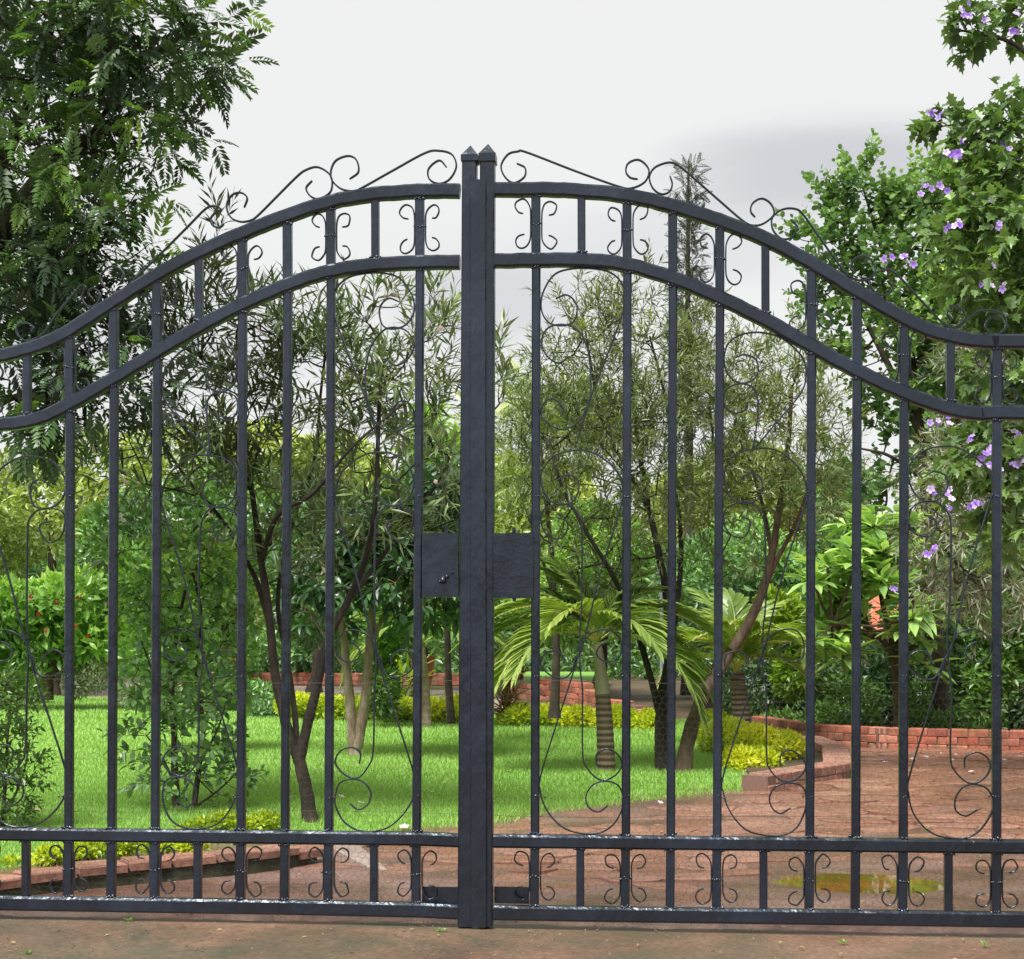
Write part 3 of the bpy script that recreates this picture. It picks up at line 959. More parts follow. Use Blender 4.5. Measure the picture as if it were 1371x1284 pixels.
def remap(pts, src, dst, mirror, wob=0.0):
    """traced pixels -> bay coordinates: u between the two bars, height kept; then placed between other bars"""
    s0, s1 = L2(src[0], 800)[0], L2(src[1], 800)[0]
    d0, d1 = L2(dst[0], 800)[0], L2(dst[1], 800)[0]
    out = []
    for i, q in enumerate(pts):
        a, z = L2(*q)
        t_ = (a - s0) / (s1 - s0)
        if mirror: t_ = 1 - t_
        t_ += wob * .02 * math.sin(i * 1.7 + dst[0]); z += wob * .003 * math.sin(i * 1.3 + dst[1])
        out.append((d0 + t_ * (d1 - d0), z))
    return out


def gate_leaf(side):
    left = side < 0
    hinge = -82 if left else 1459
    root = empty("gate_leaf", tuple(GO + GU * L2(hinge, 1240)[0]), GYAW)
    org = np.array((L2(hinge, 1240)[0], 0, 0))
    tag(root, "left leaf of the black wrought iron gate, arched rails falling to the left" if left else
        "right leaf of the black wrought iron gate, arched rails falling to the right", "gate", "two leaves of the iron driveway gate")

    def B(mb, name, mat=M_PAINT, smooth=False, parent=None):
        return mb.build(name, mat, parent or root, origin=org if parent is None else (0, 0, 0), smooth=smooth)

    def S(pts2, **k):
        p = [(a - org[0], z) for a, z in pts2]
        return scroll_piece(root, p, **k)

    x0, x1 = (hinge, 616) if left else (661, hinge)
    TOP, INN = (TOPL, INNL) if left else (TOPR, INNR)
    RW = (-.021, .019)
    for nm, pts in (("top_arched_rail", TOP), ("lower_arched_rail", INN)):
        B(sweep(MB(), rail_curve(pts, x0, x1), .0228, *RW, .007), nm)
    xs = np.linspace(x0, x1, 14)
    B(sweep(MB(), [L2(x, midy(x)) for x in xs], .0222, *RW, .007), "middle_rail")
    B(sweep(MB(), [L2(x, boty(x)) for x in xs], .0245, *RW, .007), "bottom_rail")
    ti = smooth_curve(np.array(TOP), 7); ii = smooth_curve(np.array(INN), 7)
    ty = lambda x: float(np.interp(x, ti[:, 0], ti[:, 1])); iy = lambda x: float(np.interp(x, ii[:, 0], ii[:, 1]))
    longs = ([(-22, -24), (94, 92.5), (153, 150), (211, 208), (325, 323), (385.5, 382), (443.5, 440.5), (562.5, 558)] if left else
             [(718, 716.5), (840, 838), (901, 898), (964, 960), (1086.5, 1084), (1147.5, 1145.5), (1210.5, 1209), (1334.5, 1334), (1396, 1395)])
    shorts = [37, 267, 503] if left else [779, 1025, 1272.5]
    flank = [-22, 94, 211, 325, 443.5, 562.5] if left else [718, 840, 964, 1086.5, 1210.5, 1334.5]
    welds = []

    def beads(px, py, n=5, r=.006):
        n = n + 2
        for q_ in range(n):
            welds.append((*L2(px + (q_ / (n - 1) - .5) * 13 + rng.normal(0, .8), py + rng.normal(0, .9)), r * rng.uniform(.45, 1.0)))
    for (xt, xb) in longs:
        yt, yb = iy(xt) + 7, midy(xb) - 6
        B(sweep(MB(), [L2(xt, yt), L2((xt + xb) / 2, (yt + yb) / 2), L2(xb, yb)], .0142, -.0135, .0135, .0045), "upright_bar")
        B(sweep(MB(), [L2(xt - .5, ty(xt) + 7), L2(xt - .3, iy(xt) - 7)], .0148, -.0138, .0135, .0025), "arch_bar")
        B(sweep(MB(), [L2(xb - .3, midy(xb) + 7), L2(xb - 1, boty(xb) - 8)], .0145, -.0138, .0135, .0025), "base_bar")
        beads(xt, iy(xt) + 10); beads(xb, midy(xb) - 10); beads(xb, midy(xb) + 9); beads(xt, ty(xt) + 10); beads(xb, boty(xb) - 10)
    for x in shorts:
        B(sweep(MB(), [L2(x - .5, ty(x) + 7), L2(x - .2, iy(x) - 7)], .0128, -.0135, .0135, .0025), "arch_bar")
        xb = x - 2 if x < 1000 else x - 3
        B(sweep(MB(), [L2(xb, midy(xb) + 7), L2(xb, boty(xb) - 8)], .0128, -.0135, .0135, .0025), "base_bar")
        beads(xb, midy(xb) + 9); beads(x, iy(x) - 10)
    B(sweep(MB(), [L2(hinge, 470), L2(hinge, 1235)], .024, -.0225, .0215, .004), "hinge_stile")
    # back-to-back C scrolls on both bands
    for x in flank:
        for yc, xx in (((ty(x) + iy(x)) / 2, x), ((midy(x) + boty(x)) / 2 - .5, dict(longs)[x] if x in dict(longs) else x)):
            a, z = L2(xx, yc)
            for sd in (-1, 1):
                jt = rng.normal(0, .6, (len(CSC), 2)); sc = rng.uniform(.94, 1.04) / 402
                dz = rng.normal(0, .003)
                S([(a + sd * (.0145 + (c[0] + j_[0] * (c[0] > 5)) * sc), z + dz + (c[1] + j_[1] * .6) * sc) for c, j_ in zip(CSC, jt)], n=5, name="small_scroll")
            beads(xx, yc, 3, .005)
    # tall scroll groups in the wide bays
    if left:
        bays = [((212, 324), 1), ((443, 560), 0), ((-22, 94), 2)]
    else:
        bays = [((963, 1085.5), 1), ((718, 840), 0), ((1210, 1334.5), 2)]
    for dst, typ in bays:
        for pts in (BC, BD, BE):
            S(remap(pts, (718, 840), dst, left, .5 if dst != (718, 840) else 0), t=.0025, w=.005)
        if typ == 0:
            for pts in (BA, BB):
                S(remap(pts, (718, 840), dst, left, .5 if left else 0), t=.0025, w=.005)
        if typ == 1:
            for pts in (BA2, BB2):
                S(remap(pts, (963, 1085.5), dst, left, .5 if left else 0), t=.0025, w=.005)
        for yy in (665, 905, 1066):
            beads(dst[0] + 5, yy, 2, .004); beads(dst[1] - 5, yy, 2, .004)
    # crest scrolls riding on the top rail
    if left:
        crest = [[(598, 224), (588, 215), (574, 226), (575, 240), (588, 246), (602, 240), (611, 223), (605, 207), (588, 202), (569, 205), (525, 229), (484, 252), (473, 256), (455, 252), (443, 237), (448, 217), (465, 209), (477, 214), (480, 230), (468, 240)],
                 [(418, 242), (410, 252), (416, 263), (428, 266), (443, 256), (443, 236), (426, 224), (409, 228), (396, 238), (370, 264), (346, 288), (336, 295), (322, 297), (309, 291), (303.5, 276), (310, 262), (322, 258), (331, 265), (327, 278)],
                 [(287, 303), (275, 296), (277, 282), (288, 276), (302, 283), (307, 296), (300, 308), (290, 310), (282, 277), (275, 281), (250, 305), (181, 373), (172, 384), (160, 391), (145, 389), (135, 374), (142, 360), (155, 357), (165, 366), (163, 376)],
                 [(124, 400), (118, 392), (126, 386), (134, 395), (130, 407), (119, 411), (110, 400), (114, 384), (108, 383), (100, 392), (77, 420), (60, 444), (48, 453), (34, 456), (23, 447), (24, 436), (34, 432), (44, 437), (43, 445)],
                 [(-32, 455), (-40, 462), (-30, 470), (-18, 468), (-10, 458), (-16, 445), (-30, 441), (-50, 452), (-70, 468)]]
        crest[2] = [(300, 300), (293, 305), (284, 301), (283, 291), (291, 283), (302, 287), (306, 297), (300, 306), (290, 309)][:5] + [(297, 281), (287, 276), (275, 280), (250, 305), (215, 340), (181, 373), (172, 384), (160, 391), (145, 389), (135, 374), (142, 360), (155, 357), (165, 366), (163, 376)]
    else:
        crest = [[(692, 219), (703, 225), (702, 237), (688, 245), (676, 237), (671, 222), (680, 207), (693, 203), (705, 204), (770, 229), (829, 250), (846, 252), (863, 244), (869, 230), (863, 219), (853, 214), (841, 219), (838, 230), (844, 238), (854, 240)],
                 [(897, 236), (900, 247), (896, 257), (885, 260), (874, 252), (869.5, 238), (876, 225), (893, 218), (905, 220), (920, 231), (960, 266), (995, 296), (1009, 302), (1023, 299), (1036, 287), (1032, 273), (1020, 266), (1008, 272), (1005, 283), (1011, 291)],
                 [(1059, 294), (1067, 304), (1061, 317), (1047, 320), (1035, 308), (1034, 292), (1046.5, 281), (1063, 279.5), (1075, 287), (1100, 322), (1131, 364), (1145, 374), (1159, 375), (1171, 365), (1168, 350), (1156, 343), (1144, 347), (1138.6, 358), (1145, 366)],
                 [(1188, 376), (1195, 385), (1188, 394), (1175, 394), (1166, 384), (1166, 371), (1181, 362), (1199, 366), (1230, 399), (1263, 433), (1277.6, 438), (1292, 427), (1287, 414), (1275, 411), (1268, 420), (1274, 430)],
                 [(1281, 439), (1290, 433), (1306, 419), (1324, 415.5), (1342, 421), (1347, 435), (1339, 446), (1326, 447), (1319, 436), (1327, 425), (1338, 427)],
                 [(1395, 420), (1402, 432), (1394, 445), (1380, 443), (1376, 430), (1386, 416), (1405, 418), (1430, 436), (1450, 443)]]
    for c in crest:
        S([L2(*q) for q in c], t=.0027, w=.006)
    # weld beads
    wm = MB()
    th = np.linspace(0, 2 * math.pi, 6, endpoint=False)
    for a, z, r_ in welds:
        e = (1 + rng.uniform(-.3, .5, 6))
        ring = np.c_[a - org[0] + np.cos(th) * r_ * e, np.full(6, -.0135), z + np.sin(th) * r_ * e]
        top = ring.copy(); top[:, 0] = a - org[0] + (top[:, 0] - a + org[0]) * .55; top[:, 2] = z + (top[:, 2] - z) * .55; top[:, 1] = -.0135 - r_ * .7
        n0 = wm.n
        wm.add(np.vstack([ring, top, [[a - org[0], -.0135 - r_ * .85, z]]]), [(k, (k + 1) % 6, 6 + (k + 1) % 6, 6 + k) for k in range(6)])
        wm.f3.append(np.array([(6 + k, 6 + (k + 1) % 6, 12) for k in range(6)]) + n0)
    o = wm.build("weld_beads", M_PAINT, root, smooth=True); o['kind'] = 'stuff'

    # meeting stile: square post with pyramid cap
    if left:
        tp, bt, xt, xb, pw = 240, 1238.5, 629.3, 623.5, .0235
        capx, captip, capbase, caph = 629.6, 194.5, 219, 209
        px_t, px_b = (619.5, 639), (613.5, 633)
    else:
        tp, bt = 240, 1240
        px_t, px_b = (643.5, 663), (640.5, 660)
        capx, captip, capbase, caph = 653.2, 192.5, 219.5, 207
    c0 = (px_t[0] + px_t[1]) / 2; c1 = (px_b[0] + px_b[1]) / 2
    B(sweep(MB(), [L2(c0, capbase - 2), L2(c1, 1239)], .0243, -.0245, .0240, .004), "meeting_post")
    # pyramid cap
    a, z = L2(capx, capbase); _, z1 = L2(capx, caph + 1); _, z2 = L2(capx, captip)
    w = .0285
    v = []
    for (ww, zz_) in ((w - .002, z), (w, z + .003), (w, z1), (w - .003, z1 + .002)):
        v += [(a - org[0] - ww, -ww, zz_), (a - org[0] + ww, -ww, zz_), (a - org[0] + ww, ww, zz_), (a - org[0] - ww, ww, zz_)]
    v += [(a - org[0] + .001, 0, z2)]
    mb = MB(); mb.add(np.array(v), [(3, 2, 1, 0)] + [(4 * r_ + k, 4 * r_ + (k + 1) % 4, 4 * r_ + 4 + (k + 1) % 4, 4 * r_ + 4 + k) for r_ in range(3) for k in range(4)])
    mb.f3.append(np.array([(12 + k, 12 + (k + 1) % 4, 16) for k in range(4)]))
    mb.build("post_cap", M_PAINT, root)
    if left:
        # closing strip welded over the gap
        B(sweep(MB(), [L2(641, 244), L2(641, 600), L2(642, 1000), L2(642, 1238)], .0262, -.0335, -.0262, .002), "closing_strip")
    # lock box
    xs_ = (566, 614.5) if left else (661.5, 714.5)
    a0, zt = L2(xs_[0], 714.5 if left else 714.5); a1, zb = L2(xs_[1], 799.5 if left else 801)
    mb = MB().box(((a0 + a1) / 2 - org[0], -.002, (zt + zb) / 2), (a1 - a0, .036, zt - zb), ch=.0)
    lb = mb.build("lock_box", M_LUMPY if not left else M_PAINT, root)
    # sunken fin beside the post
    mbp = MB()
    for (pxx, y0, y1) in (((597, 703, 716),) if left else ((688, 706, 716), (688.5, 800, 805))):
        aa, za = L2(pxx, y0); _, zb_ = L2(pxx, y1)
        mbp.box((aa - org[0], .004, (za + zb_) / 2), (.011, .011, za - zb_))
        oo = mbp.build("lock_pin", M_PAINT, lb); mbp = MB()
    if left:
        kb = MB()
        for q, r_ in (((594.5, 777.5), .0125), ((600, 772.5), .007), ((607, 767), .004), ((590.5, 779), .006)):
            aa, za = L2(*q)
            for k in range(3):
                th = np.linspace(0, 2 * math.pi, 9, endpoint=False)
            ring = [np.c_[aa - org[0] + np.cos(th) * r_ * s_ * rng.uniform(.85, 1.1, 9), np.full(9, -.020 - d_), za + np.sin(th) * r_ * s_ * rng.uniform(.85, 1.1, 9)] for s_, d_ in ((1, 0), (.92, .005), (.6, .010))]
            n0 = kb.n
            kb.add(np.vstack(ring + [[[aa - org[0], -.0315, za]]]), [(9 * r2 + k, 9 * r2 + (k + 1) % 9, 9 * r2 + 9 + (k + 1) % 9, 9 * r2 + 9 + k) for r2 in range(2) for k in range(9)])
            kb.f3.append(np.array([(18 + k, 18 + (k + 1) % 9, 27) for k in range(9)]) + n0)
        kb.build("weld_lump", M_PAINT, lb, smooth=True)
    # foot plate behind the bars, and the drop pin
    xs_ = (564, 613.5) if left else (661, 708)
    a0, zt = L2(xs_[0], 1189); a1, zb = L2(xs_[1], 1210.5)
    MB().box(((a0 + a1) / 2 - org[0], .019, (zt + zb) / 2), (a1 - a0, .008, zt - zb + .004)).build("foot_plate", M_PAINT, root)
    a, z = L2(627 if left else 652.5, 1238)
    MB().tubes(np.array([(a - org[0], -.006, z + .01), (a - org[0], -.006, z - .004), (a - org[0], -.006, z - .012)]), np.array([.0075, .0075, .005]), 8).build("drop_pin", M_PAINT, root)
    # chicken wire
    zlo, zhi = L2(640, 1212)[1], L2(640, 915)[1]
    a0, a1 = (L2(hinge, 800)[0], L2(612, 800)[0]) if left else (L2(664, 800)[0], L2(hinge, 800)[0])
    s = .0135
    segs = []
    hx = s * math.sqrt(3)
    nr = int((zhi - zlo) / (1.5 * s)); nc = int((a1 - a0) / hx)
    jig = {}

    def J(a, z):
        k = (round(a / s * 2), round(z / s * 2))
        if k not in jig:
            jig[k] = (a + rng.normal(0, .0011) + .004 * math.sin(z * 9 + a * 3), z + rng.normal(0, .0011) + .005 * math.sin(a * 7), .023 + .004 * math.sin(a * 5 + z * 6))
        return jig[k]
    for r_ in range(nr):
        zc = zlo + r_ * 1.5 * s
        for c_ in range(nc):
            ac = a0 + (c_ + (.5 if r_ % 2 else 0)) * hx
            t_ = (ac, zc + s); l_ = (ac - hx / 2, zc + s / 2); lb_ = (ac - hx / 2, zc - s / 2); r2 = (ac + hx / 2, zc + s / 2)
            segs += [(J(*t_), J(*l_)), (J(*l_), J(*lb_)), (J(*t_), J(*r2))]
    sg = np.array(segs)[:, :, [0, 2, 1]]
    sg[:, :, 0] -= org[0]
    MBw = MB().tubes(sg, np.full(sg.shape[:2], .00042), 3)
    for zr in (zhi + .004, zlo + .30):
        aa = np.linspace(a0, a1, 30)
        MBw.tubes(np.stack([aa - org[0], np.full(30, .023), zr + .006 * np.sin(aa * 4 + zr * 9)], 1), np.full(30, .0007), 4)
    o = MBw.build("wire_mesh", M_WIRE, root); o['kind'] = 'stuff'
    return root


gate_leaf(-1)
gate_leaf(1)


# ------------------------------------------------------------------ VEGETATION
# leaf templates: x across, y along, z up (unit length)
def t_lance(w, droop=.12, fold=.25):
    return (np.array([(0, 0, 0), (w, .42, w * fold - droop * .2), (-w, .42, w * fold - droop * .2), (0, .5, -droop * .25), (0, 1, -droop)]),
            np.array([(0, 1, 3), (0, 3, 2), (1, 4, 3), (3, 4, 2)]), np.array([-.05, 0, 0, 0, .05]))


def t_ovate(w, droop=.15, fold=.35):
    st = [(.12, .35), (.35, 1), (.6, .95), (.85, .45)]
    v = [(0, 0, 0)]
    for y, k in st: v += [(w * k, y, w * k * fold - droop * y * y), (-w * k, y, w * k * fold - droop * y * y)]
    v += [(0, 1, -droop), (0, .45, -droop * .2)]
    c = 10
    f = [(0, 1, c), (0, c, 2), (1, 3, c), (2, c, 4), (3, 5, c), (4, c, 6), (5, 7, c), (6, c, 8), (7, 9, c), (8, c, 9)]
    return np.array(v), np.array(f), np.array([-.04] + [0] * 8 + [.06, -.1])


def t_round():
    th = np.linspace(-.4 * math.pi, 1.4 * math.pi, 7)
    v = [(0, 0, 0)] + [(.5 * math.cos(a), .5 + .5 * math.sin(a), .06 * abs(math.cos(a))) for a in th]
    f = [(0, k, k + 1) for k in range(1, 7)]
    return np.array(v), np.array(f), np.array([-.08] + [0.03] * 7)


def t_lobed():
    out = [(0, 0), (.10, .08), (.30, .12), (.20, .28), (.36, .42), (.19, .52), (.26, .70), (.10, .76), (0, 1)]
    v = [(0, 0, 0)] + [(x, y, .15 * x - .16 * y * y) for x, y in out[1:-1]] + [(0, 1, -.2)] + [(-x, y, .15 * x - .16 * y * y) for x, y in out[-2:0:-1]] + [(0, .45, -.05)]
    n_ = len(v) - 1
    f = [(k, (k + 1) % n_, n_) for k in range(n_)]
    return np.array(v), np.array(f), np.array([0] * n_ + [-.12])


def t_pinnate(pairs, ll, lw, spread=60, droop=.28, tip=True):
    """a feather leaf: thin rachis, paired narrow leaflets"""
    V, F, T = [], [], []
    n_ = 0
    ys_ = np.linspace(0, 1, 5)
    for k in range(4):
        y0, y1 = ys_[k], ys_[k + 1]
        V += [(-.006, y0, -droop * y0 ** 2), (.006, y0, -droop * y0 ** 2), (0, y1, -droop * y1 ** 2)]; F.append((n_, n_ + 1, n_ + 2)); T += [.25] * 3; n_ += 3
    for k in range(pairs):
        y = .14 + .84 * k / (pairs - 1)
        L = ll * (1 - .45 * abs(y - .45) / .55)
        z = -droop * y * y
        for sd in (-1, 1):
            a = math.radians(spread - 22 * y + 6 * math.sin(k * 2.3 + sd))
            dx, dy = sd * math.sin(a), math.cos(a)
            nx, ny = dy, -dx
            V += [(0, y, z), (dx * L * .5 + nx * lw * .5, y + dy * L * .5 + ny * lw * .5, z + .01), (dx * L * .5 - nx * lw * .5, y + dy * L * .5 - ny * lw * .5, z + .01), (dx * L, y + dy * L, z - .22 * L)]
            F += [(n_, n_ + 1, n_ + 2), (n_ + 1, n_ + 3, n_ + 2)]; T += [-.05, 0, 0, .06]; n_ += 4
    return np.array(V), np.array(F), np.array(T)


T_OLE, T_NARROW = t_lance(.075), t_lance(.078)
T_OV, T_OVW, T_PLUM = t_ovate(.19), t_ovate(.28), t_ovate(.155, droop=.22)
T_RND, T_LOB = t_round(), t_lobed()
T_PIN = t_pinnate(8, .46, .125)
T_PINF = t_pinnate(12, .26, .07)
T_SMALL = (np.array([(0, 0, 0), (.26, .45, .05), (0, 1, -.08), (-.26, .45, .05)]), np.array([(0, 1, 2), (0, 2, 3)]), np.array([-.05, 0, .05, 0]))
T_SPRIG = (np.vstack([T_SMALL[0] * s + np.array((0, o_, 0)) for s, o_ in ((1, 0),)]), T_SMALL[1], T_SMALL[2])


def put_leaves(mb, tmpl, pos, d, size, tone, upj=.45, up=(0, 0, 1)):
    up = nrm(np.asarray(up, float)[None] + rv(len(pos), upj)) if np.ndim(up) == 1 else nrm(up + rv(len(pos), upj))
    X, Y, Z = frames(d, up)
    mb.inst(tmpl[0], tmpl[1], pos, X, Y, Z, size, tone, tmpl[2])


def in_ellipsoids(clusters, n_total):
    """clusters: (px, py, rx_px, ry_px, Y, rY) -> tip points filling them; returns points and outward directions"""
    vol = np.array([c[2] * c[3] * (c[6] if len(c) > 6 else 1) for c in clusters], float)
    ns = np.maximum(1, (n_total * vol / vol.sum()).round().astype(int))
    P_, D_ = [], []
    for c, n_ in zip(clusters, ns):
        u = nrm(rv(n_)); r = rng.uniform(.08, 1, n_) ** .42
        q = u * r[:, None]
        ctr = P(c[0], c[1], c[4]); s = c[4] / FPX
        P_.append(ctr + q * np.array((c[2] * s, c[5], c[3] * s))); D_.append(u)
    return np.concatenate(P_), np.concatenate(D_)


def px_path(path, Y):
    """path of (px, py[, dY]) -> smooth world polyline"""
    return smooth_curve(np.array([P(q[0], q[1], Y + (q[2] if len(q) > 2 else 0)) for q in path]), 6)


def limb(root, org, path, r0, r1, mat, name="trunk", sides=9):
    n_ = len(path)
    rad = r0 + (r1 - r0) * np.linspace(0, 1, n_) ** .8
    rad = rad * (1 + .03 * np.sin(np.arange(n_) * 1.3 + path[0][0] * 9))
    if name == "trunk" and path[0][2] < .15: rad[:3] *= (1.45, 1.18, 1.05)
    jit = rng.normal(0, 1, path.shape) * rad[:, None] * .035
    MB().tubes(path + jit, rad, sides).build(name, mat, root, origin=org, smooth=True)


def grow(root, org, tips, limbs, mat, rt=.0022, expo=.42, start=.25, bend=.18, up_bias=.35):
    """join tip points to the limbs by a branching skeleton; returns final twig directions"""
    nodes = []
    for lp in limbs:
        k0 = int(len(lp) * start)
        nodes += list(lp[k0:])
    nodes = np.array(nodes)
    parent = -np.ones(len(nodes), int)
    segs = []          # (node indices)
    order = np.argsort(np.min(np.linalg.norm(tips[:, None] - nodes[None], axis=2), axis=1))
    Nn = nodes; par = list(parent); load = np.zeros(len(nodes) + len(tips) * 5)
    arr = np.zeros((len(nodes) + len(tips) * 5, 3)); arr[:len(nodes)] = nodes; cnt = len(nodes)
    chains = []
    tipdir = np.zeros_like(tips)
    for t_ in order:
        tp = tips[t_]
        dv = tp - arr[:cnt]
        dist = np.linalg.norm(dv, axis=1)
        cost = dist + up_bias * np.maximum(0, -dv[:, 2]) + .15 * (np.arange(cnt) >= len(nodes)) * 0
        j = int(np.argmin(cost))
        a = arr[j]
        L = dist[j]
        K = 4
        mid = (a + tp) / 2 + rv(1)[0] * L * bend * .5 + np.array((0, 0, -L * bend * .3))
        ts = np.linspace(0, 1, K + 1)[1:]
        prev = j
        ch = [j]
        for s in ts:
            q = (1 - s) ** 2 * a + 2 * s * (1 - s) * mid + s * s * tp
            arr[cnt] = q; par.append(prev); prev = cnt; ch.append(cnt); cnt += 1
        chains.append(ch)
        tipdir[t_] = tp - mid
        load[prev] += 1
    par = np.array(par)
    for i in range(cnt - 1, len(nodes) - 1, -1):
        if par[i] >= 0: load[par[i]] += load[i]
    rad = rt * np.maximum(load[:cnt], 1) ** expo
    C = np.array(chains)
    pts = arr[C]; rr = rad[C]
    rr[:, 0] = rr[:, 1]
    tw = MB(); tw.tubes(pts, rr, 4)
    o = tw.build("twigs", mat, root, origin=org); o['kind'] = 'stuff'
    return nrm(tipdir), pts


def shoots(tips, dirs, per, spread, L, Lj=.3):
    """several shoots fanning from each tip -> base, direction, length"""
    b = np.repeat(tips, per, 0)
    d = nrm(np.repeat(dirs, per, 0) + rv(len(b), spread))
    return b, d, L * (1 + rng.uniform(-Lj, Lj, len(b)))


def leaves_on_shoots(mb, tmpl, b, d, L, m, ang, size, tone, sizej=.2, droop=0.0, updir=.3, tonej=.14, upj=.4, t0=.1):
    """m leaves spiralling along each shoot"""
    N_ = len(b)
    d = nrm(d + np.array((0, 0, updir)))
    k = np.tile(np.arange(m), N_)
    bb, dd, LL = np.repeat(b, m, 0), np.repeat(d, m, 0), np.repeat(L, m)
    tt = np.repeat(np.broadcast_to(tone, (N_,)), m)
    s = t0 + (1 - t0) * (k + rng.uniform(-.3, .3, len(k))) / max(1, m - 1)
    phi = k * 2.4 + np.repeat(rng.uniform(0, 6.28, N_), m)
    a = nrm(np.cross(dd, np.array((.3, .2, 1.0)))); c = np.cross(dd, a)
    rad = a * np.cos(phi)[:, None] + c * np.sin(phi)[:, None]
    an = np.radians(ang * (1.15 - .55 * s) + rng.normal(0, 9, len(s)))
    ld = dd * np.cos(an)[:, None] + rad * np.sin(an)[:, None] + np.array((0, 0, -droop))
    pos = bb + dd * (LL * s)[:, None]
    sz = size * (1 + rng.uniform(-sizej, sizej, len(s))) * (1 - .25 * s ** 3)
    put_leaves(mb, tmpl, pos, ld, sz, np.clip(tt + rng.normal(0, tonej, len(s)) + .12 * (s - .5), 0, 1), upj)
    return nrm(ld), pos


def shoot_tubes(mb, b, d, L, r, sag=0):
    p = np.stack([b, b + d * (L * .5)[:, None], b + d * L[:, None]], 1)
    mb.tubes(p, np.stack([np.full(len(b), r), np.full(len(b), r * .7), np.full(len(b), r * .35)], 1), 3)


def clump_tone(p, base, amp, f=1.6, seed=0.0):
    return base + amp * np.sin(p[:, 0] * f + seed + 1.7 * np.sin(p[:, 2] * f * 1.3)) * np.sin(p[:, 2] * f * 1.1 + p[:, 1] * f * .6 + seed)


def tree(name, label, cat, base, Y, limbs, clusters, leafmat, bark, tmpl, ntips, per, spread, L, m, ang, size, tone=.45, group=None,
         rt=.0022, droop=0, updir=.3, limb_r=None, start=.25, upj=.4, toneamp=.12, shoot_r=.0016, expo=.42, tonej=.14, grow_it=True, outward=.6, bark2=None, t0=.1):
    """trunk and limbs traced from the photograph, grown twigs, shoots and leaves"""
    if base is None: org = px_path(limbs[0], Y)[0].copy(); org[2] = 0
    else: org = np.array(base, float)
    root = empty(name, tuple(org)); tag(root, label, cat, group)
    lps = []
    for i, lp in enumerate(limbs):
        w = px_path(lp, Y); lps.append(w)
        r0, r1 = (limb_r[i] if limb_r else (.04, .01))
        limb(root, org, w, r0, r1, bark if not (bark2 and i % 2) else bark2, "trunk" if i == 0 else "branch")
    tips, od = in_ellipsoids(clusters, ntips)
    if grow_it:
        td, _ = grow(root, org, tips, lps, bark, rt=rt, start=start, expo=expo)
    else:
        td = od
    d0 = nrm(td + od * outward)
    b, d, LL = shoots(tips, d0, per, spread, L)
    mb = MB()
    tn = clump_tone(b, tone, toneamp)
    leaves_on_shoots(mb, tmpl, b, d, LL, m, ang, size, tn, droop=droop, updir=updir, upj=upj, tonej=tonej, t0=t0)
    o = mb.build("crown", leafmat, root, origin=org); o['kind'] = 'stuff'
    sm = MB(); dd = nrm(d + np.array((0, 0, updir))); shoot_tubes(sm, b, dd, LL, shoot_r)
    o = sm.build("shoots", bark, root, origin=org); o['kind'] = 'stuff'
    return root, org, tips, b, dd, LL


def flower_mesh(name, mat, petals=5, cup=.25, w=.42, tone=.5):
    mb = MB()
    for k in range(petals):
        a = 2 * math.pi * k / petals
        c, s = math.cos(a), math.sin(a)
        v = [(0, 0, 0), (w * .9, .5, cup * .5), (w * .5, .95, cup), (-w * .5, .95, cup), (-w * .9, .5, cup * .5)]
        v = [(x * c - y * s, x * s + y * c, z) for x, y, z in v]
        mb.add(np.array(v), [(0, 1, 2), (0, 2, 3), (0, 3, 4)], np.array([tone - .3, tone, tone + .3, tone + .2, tone]))
    o = mb.build(name, mat); me = o.data; bpy.data.objects.remove(o)
    return me


# ---- right oleander-like pair and the left big one
OLE_G = "multi-stemmed narrow-leaved trees on the lawn"
root, org, tips, b, d, LL = tree(
    "oleander_tree", "tall dark-stemmed oleander tree leaning in a V at the left front of the lawn", "tree", None, 7.62,
    [[(416, 1106), (408, 1050), (398, 1012), (384, 975), (368, 900), (360, 820), (348, 740, .1), (335, 640, .2), (322, 540, .1), (318, 450)],
     [(400, 1022), (408, 985), (424, 920), (438, 860), (468, 800), (492, 740, -.1), (503, 660, -.2), (507, 560, -.1), (512, 470)],
     [(398, 1010), (394, 950, .12), (384, 880, .2), (372, 800, .3), (392, 700, .4), (420, 620, .4), (430, 520, .3), (440, 440, .2)],
     [(470, 798), (500, 760, .2), (545, 700, .3), (590, 640, .3), (612, 580, .2)],
     [(360, 830), (340, 770, .2), (300, 700, .3), (250, 640, .3), (215, 590, .2)],
     [(350, 750), (372, 690, -.2), (420, 660, -.3), (470, 600, -.4), (540, 540, -.3)]],
    [(300, 425, 80, 50, 7.6, .5), (290, 470, 85, 70, 7.6, .6), (400, 450, 80, 55, 7.6, .5), (505, 450, 60, 50, 7.6, .5), (565, 470, 50, 75, 7.6, .4),
     (300, 560, 95, 75, 7.6, .6), (420, 530, 95, 75, 7.7, .6), (520, 560, 80, 75, 7.6, .6), (280, 650, 95, 65, 7.7, .5), (385, 640, 80, 80, 7.7, .5),
     (480, 670, 80, 70, 7.6, .5), (585, 600, 40, 80, 7.6, .4), (420, 740, 70, 50, 7.8, .4), (283, 320, 24, 10, 7.5, .12, .7), (520, 415, 40, 24, 7.6, .3), (670, 500, 28, 50, 7.7, .2), (170, 630, 70, 60, 8.0, .4, .55), (190, 710, 60, 40, 8.0, .4, .4)],
    L_OLE, B_BROWN, T_OLE, 235, 3, .5, .20, 11, 52, .115, tone=.42, rt=.0024,
    limb_r=[(.040, .009), (.032, .008), (.018, .006), (.018, .005), (.018, .005), (.016, .005)], bark2=B_DARK, updir=.45, toneamp=.18)
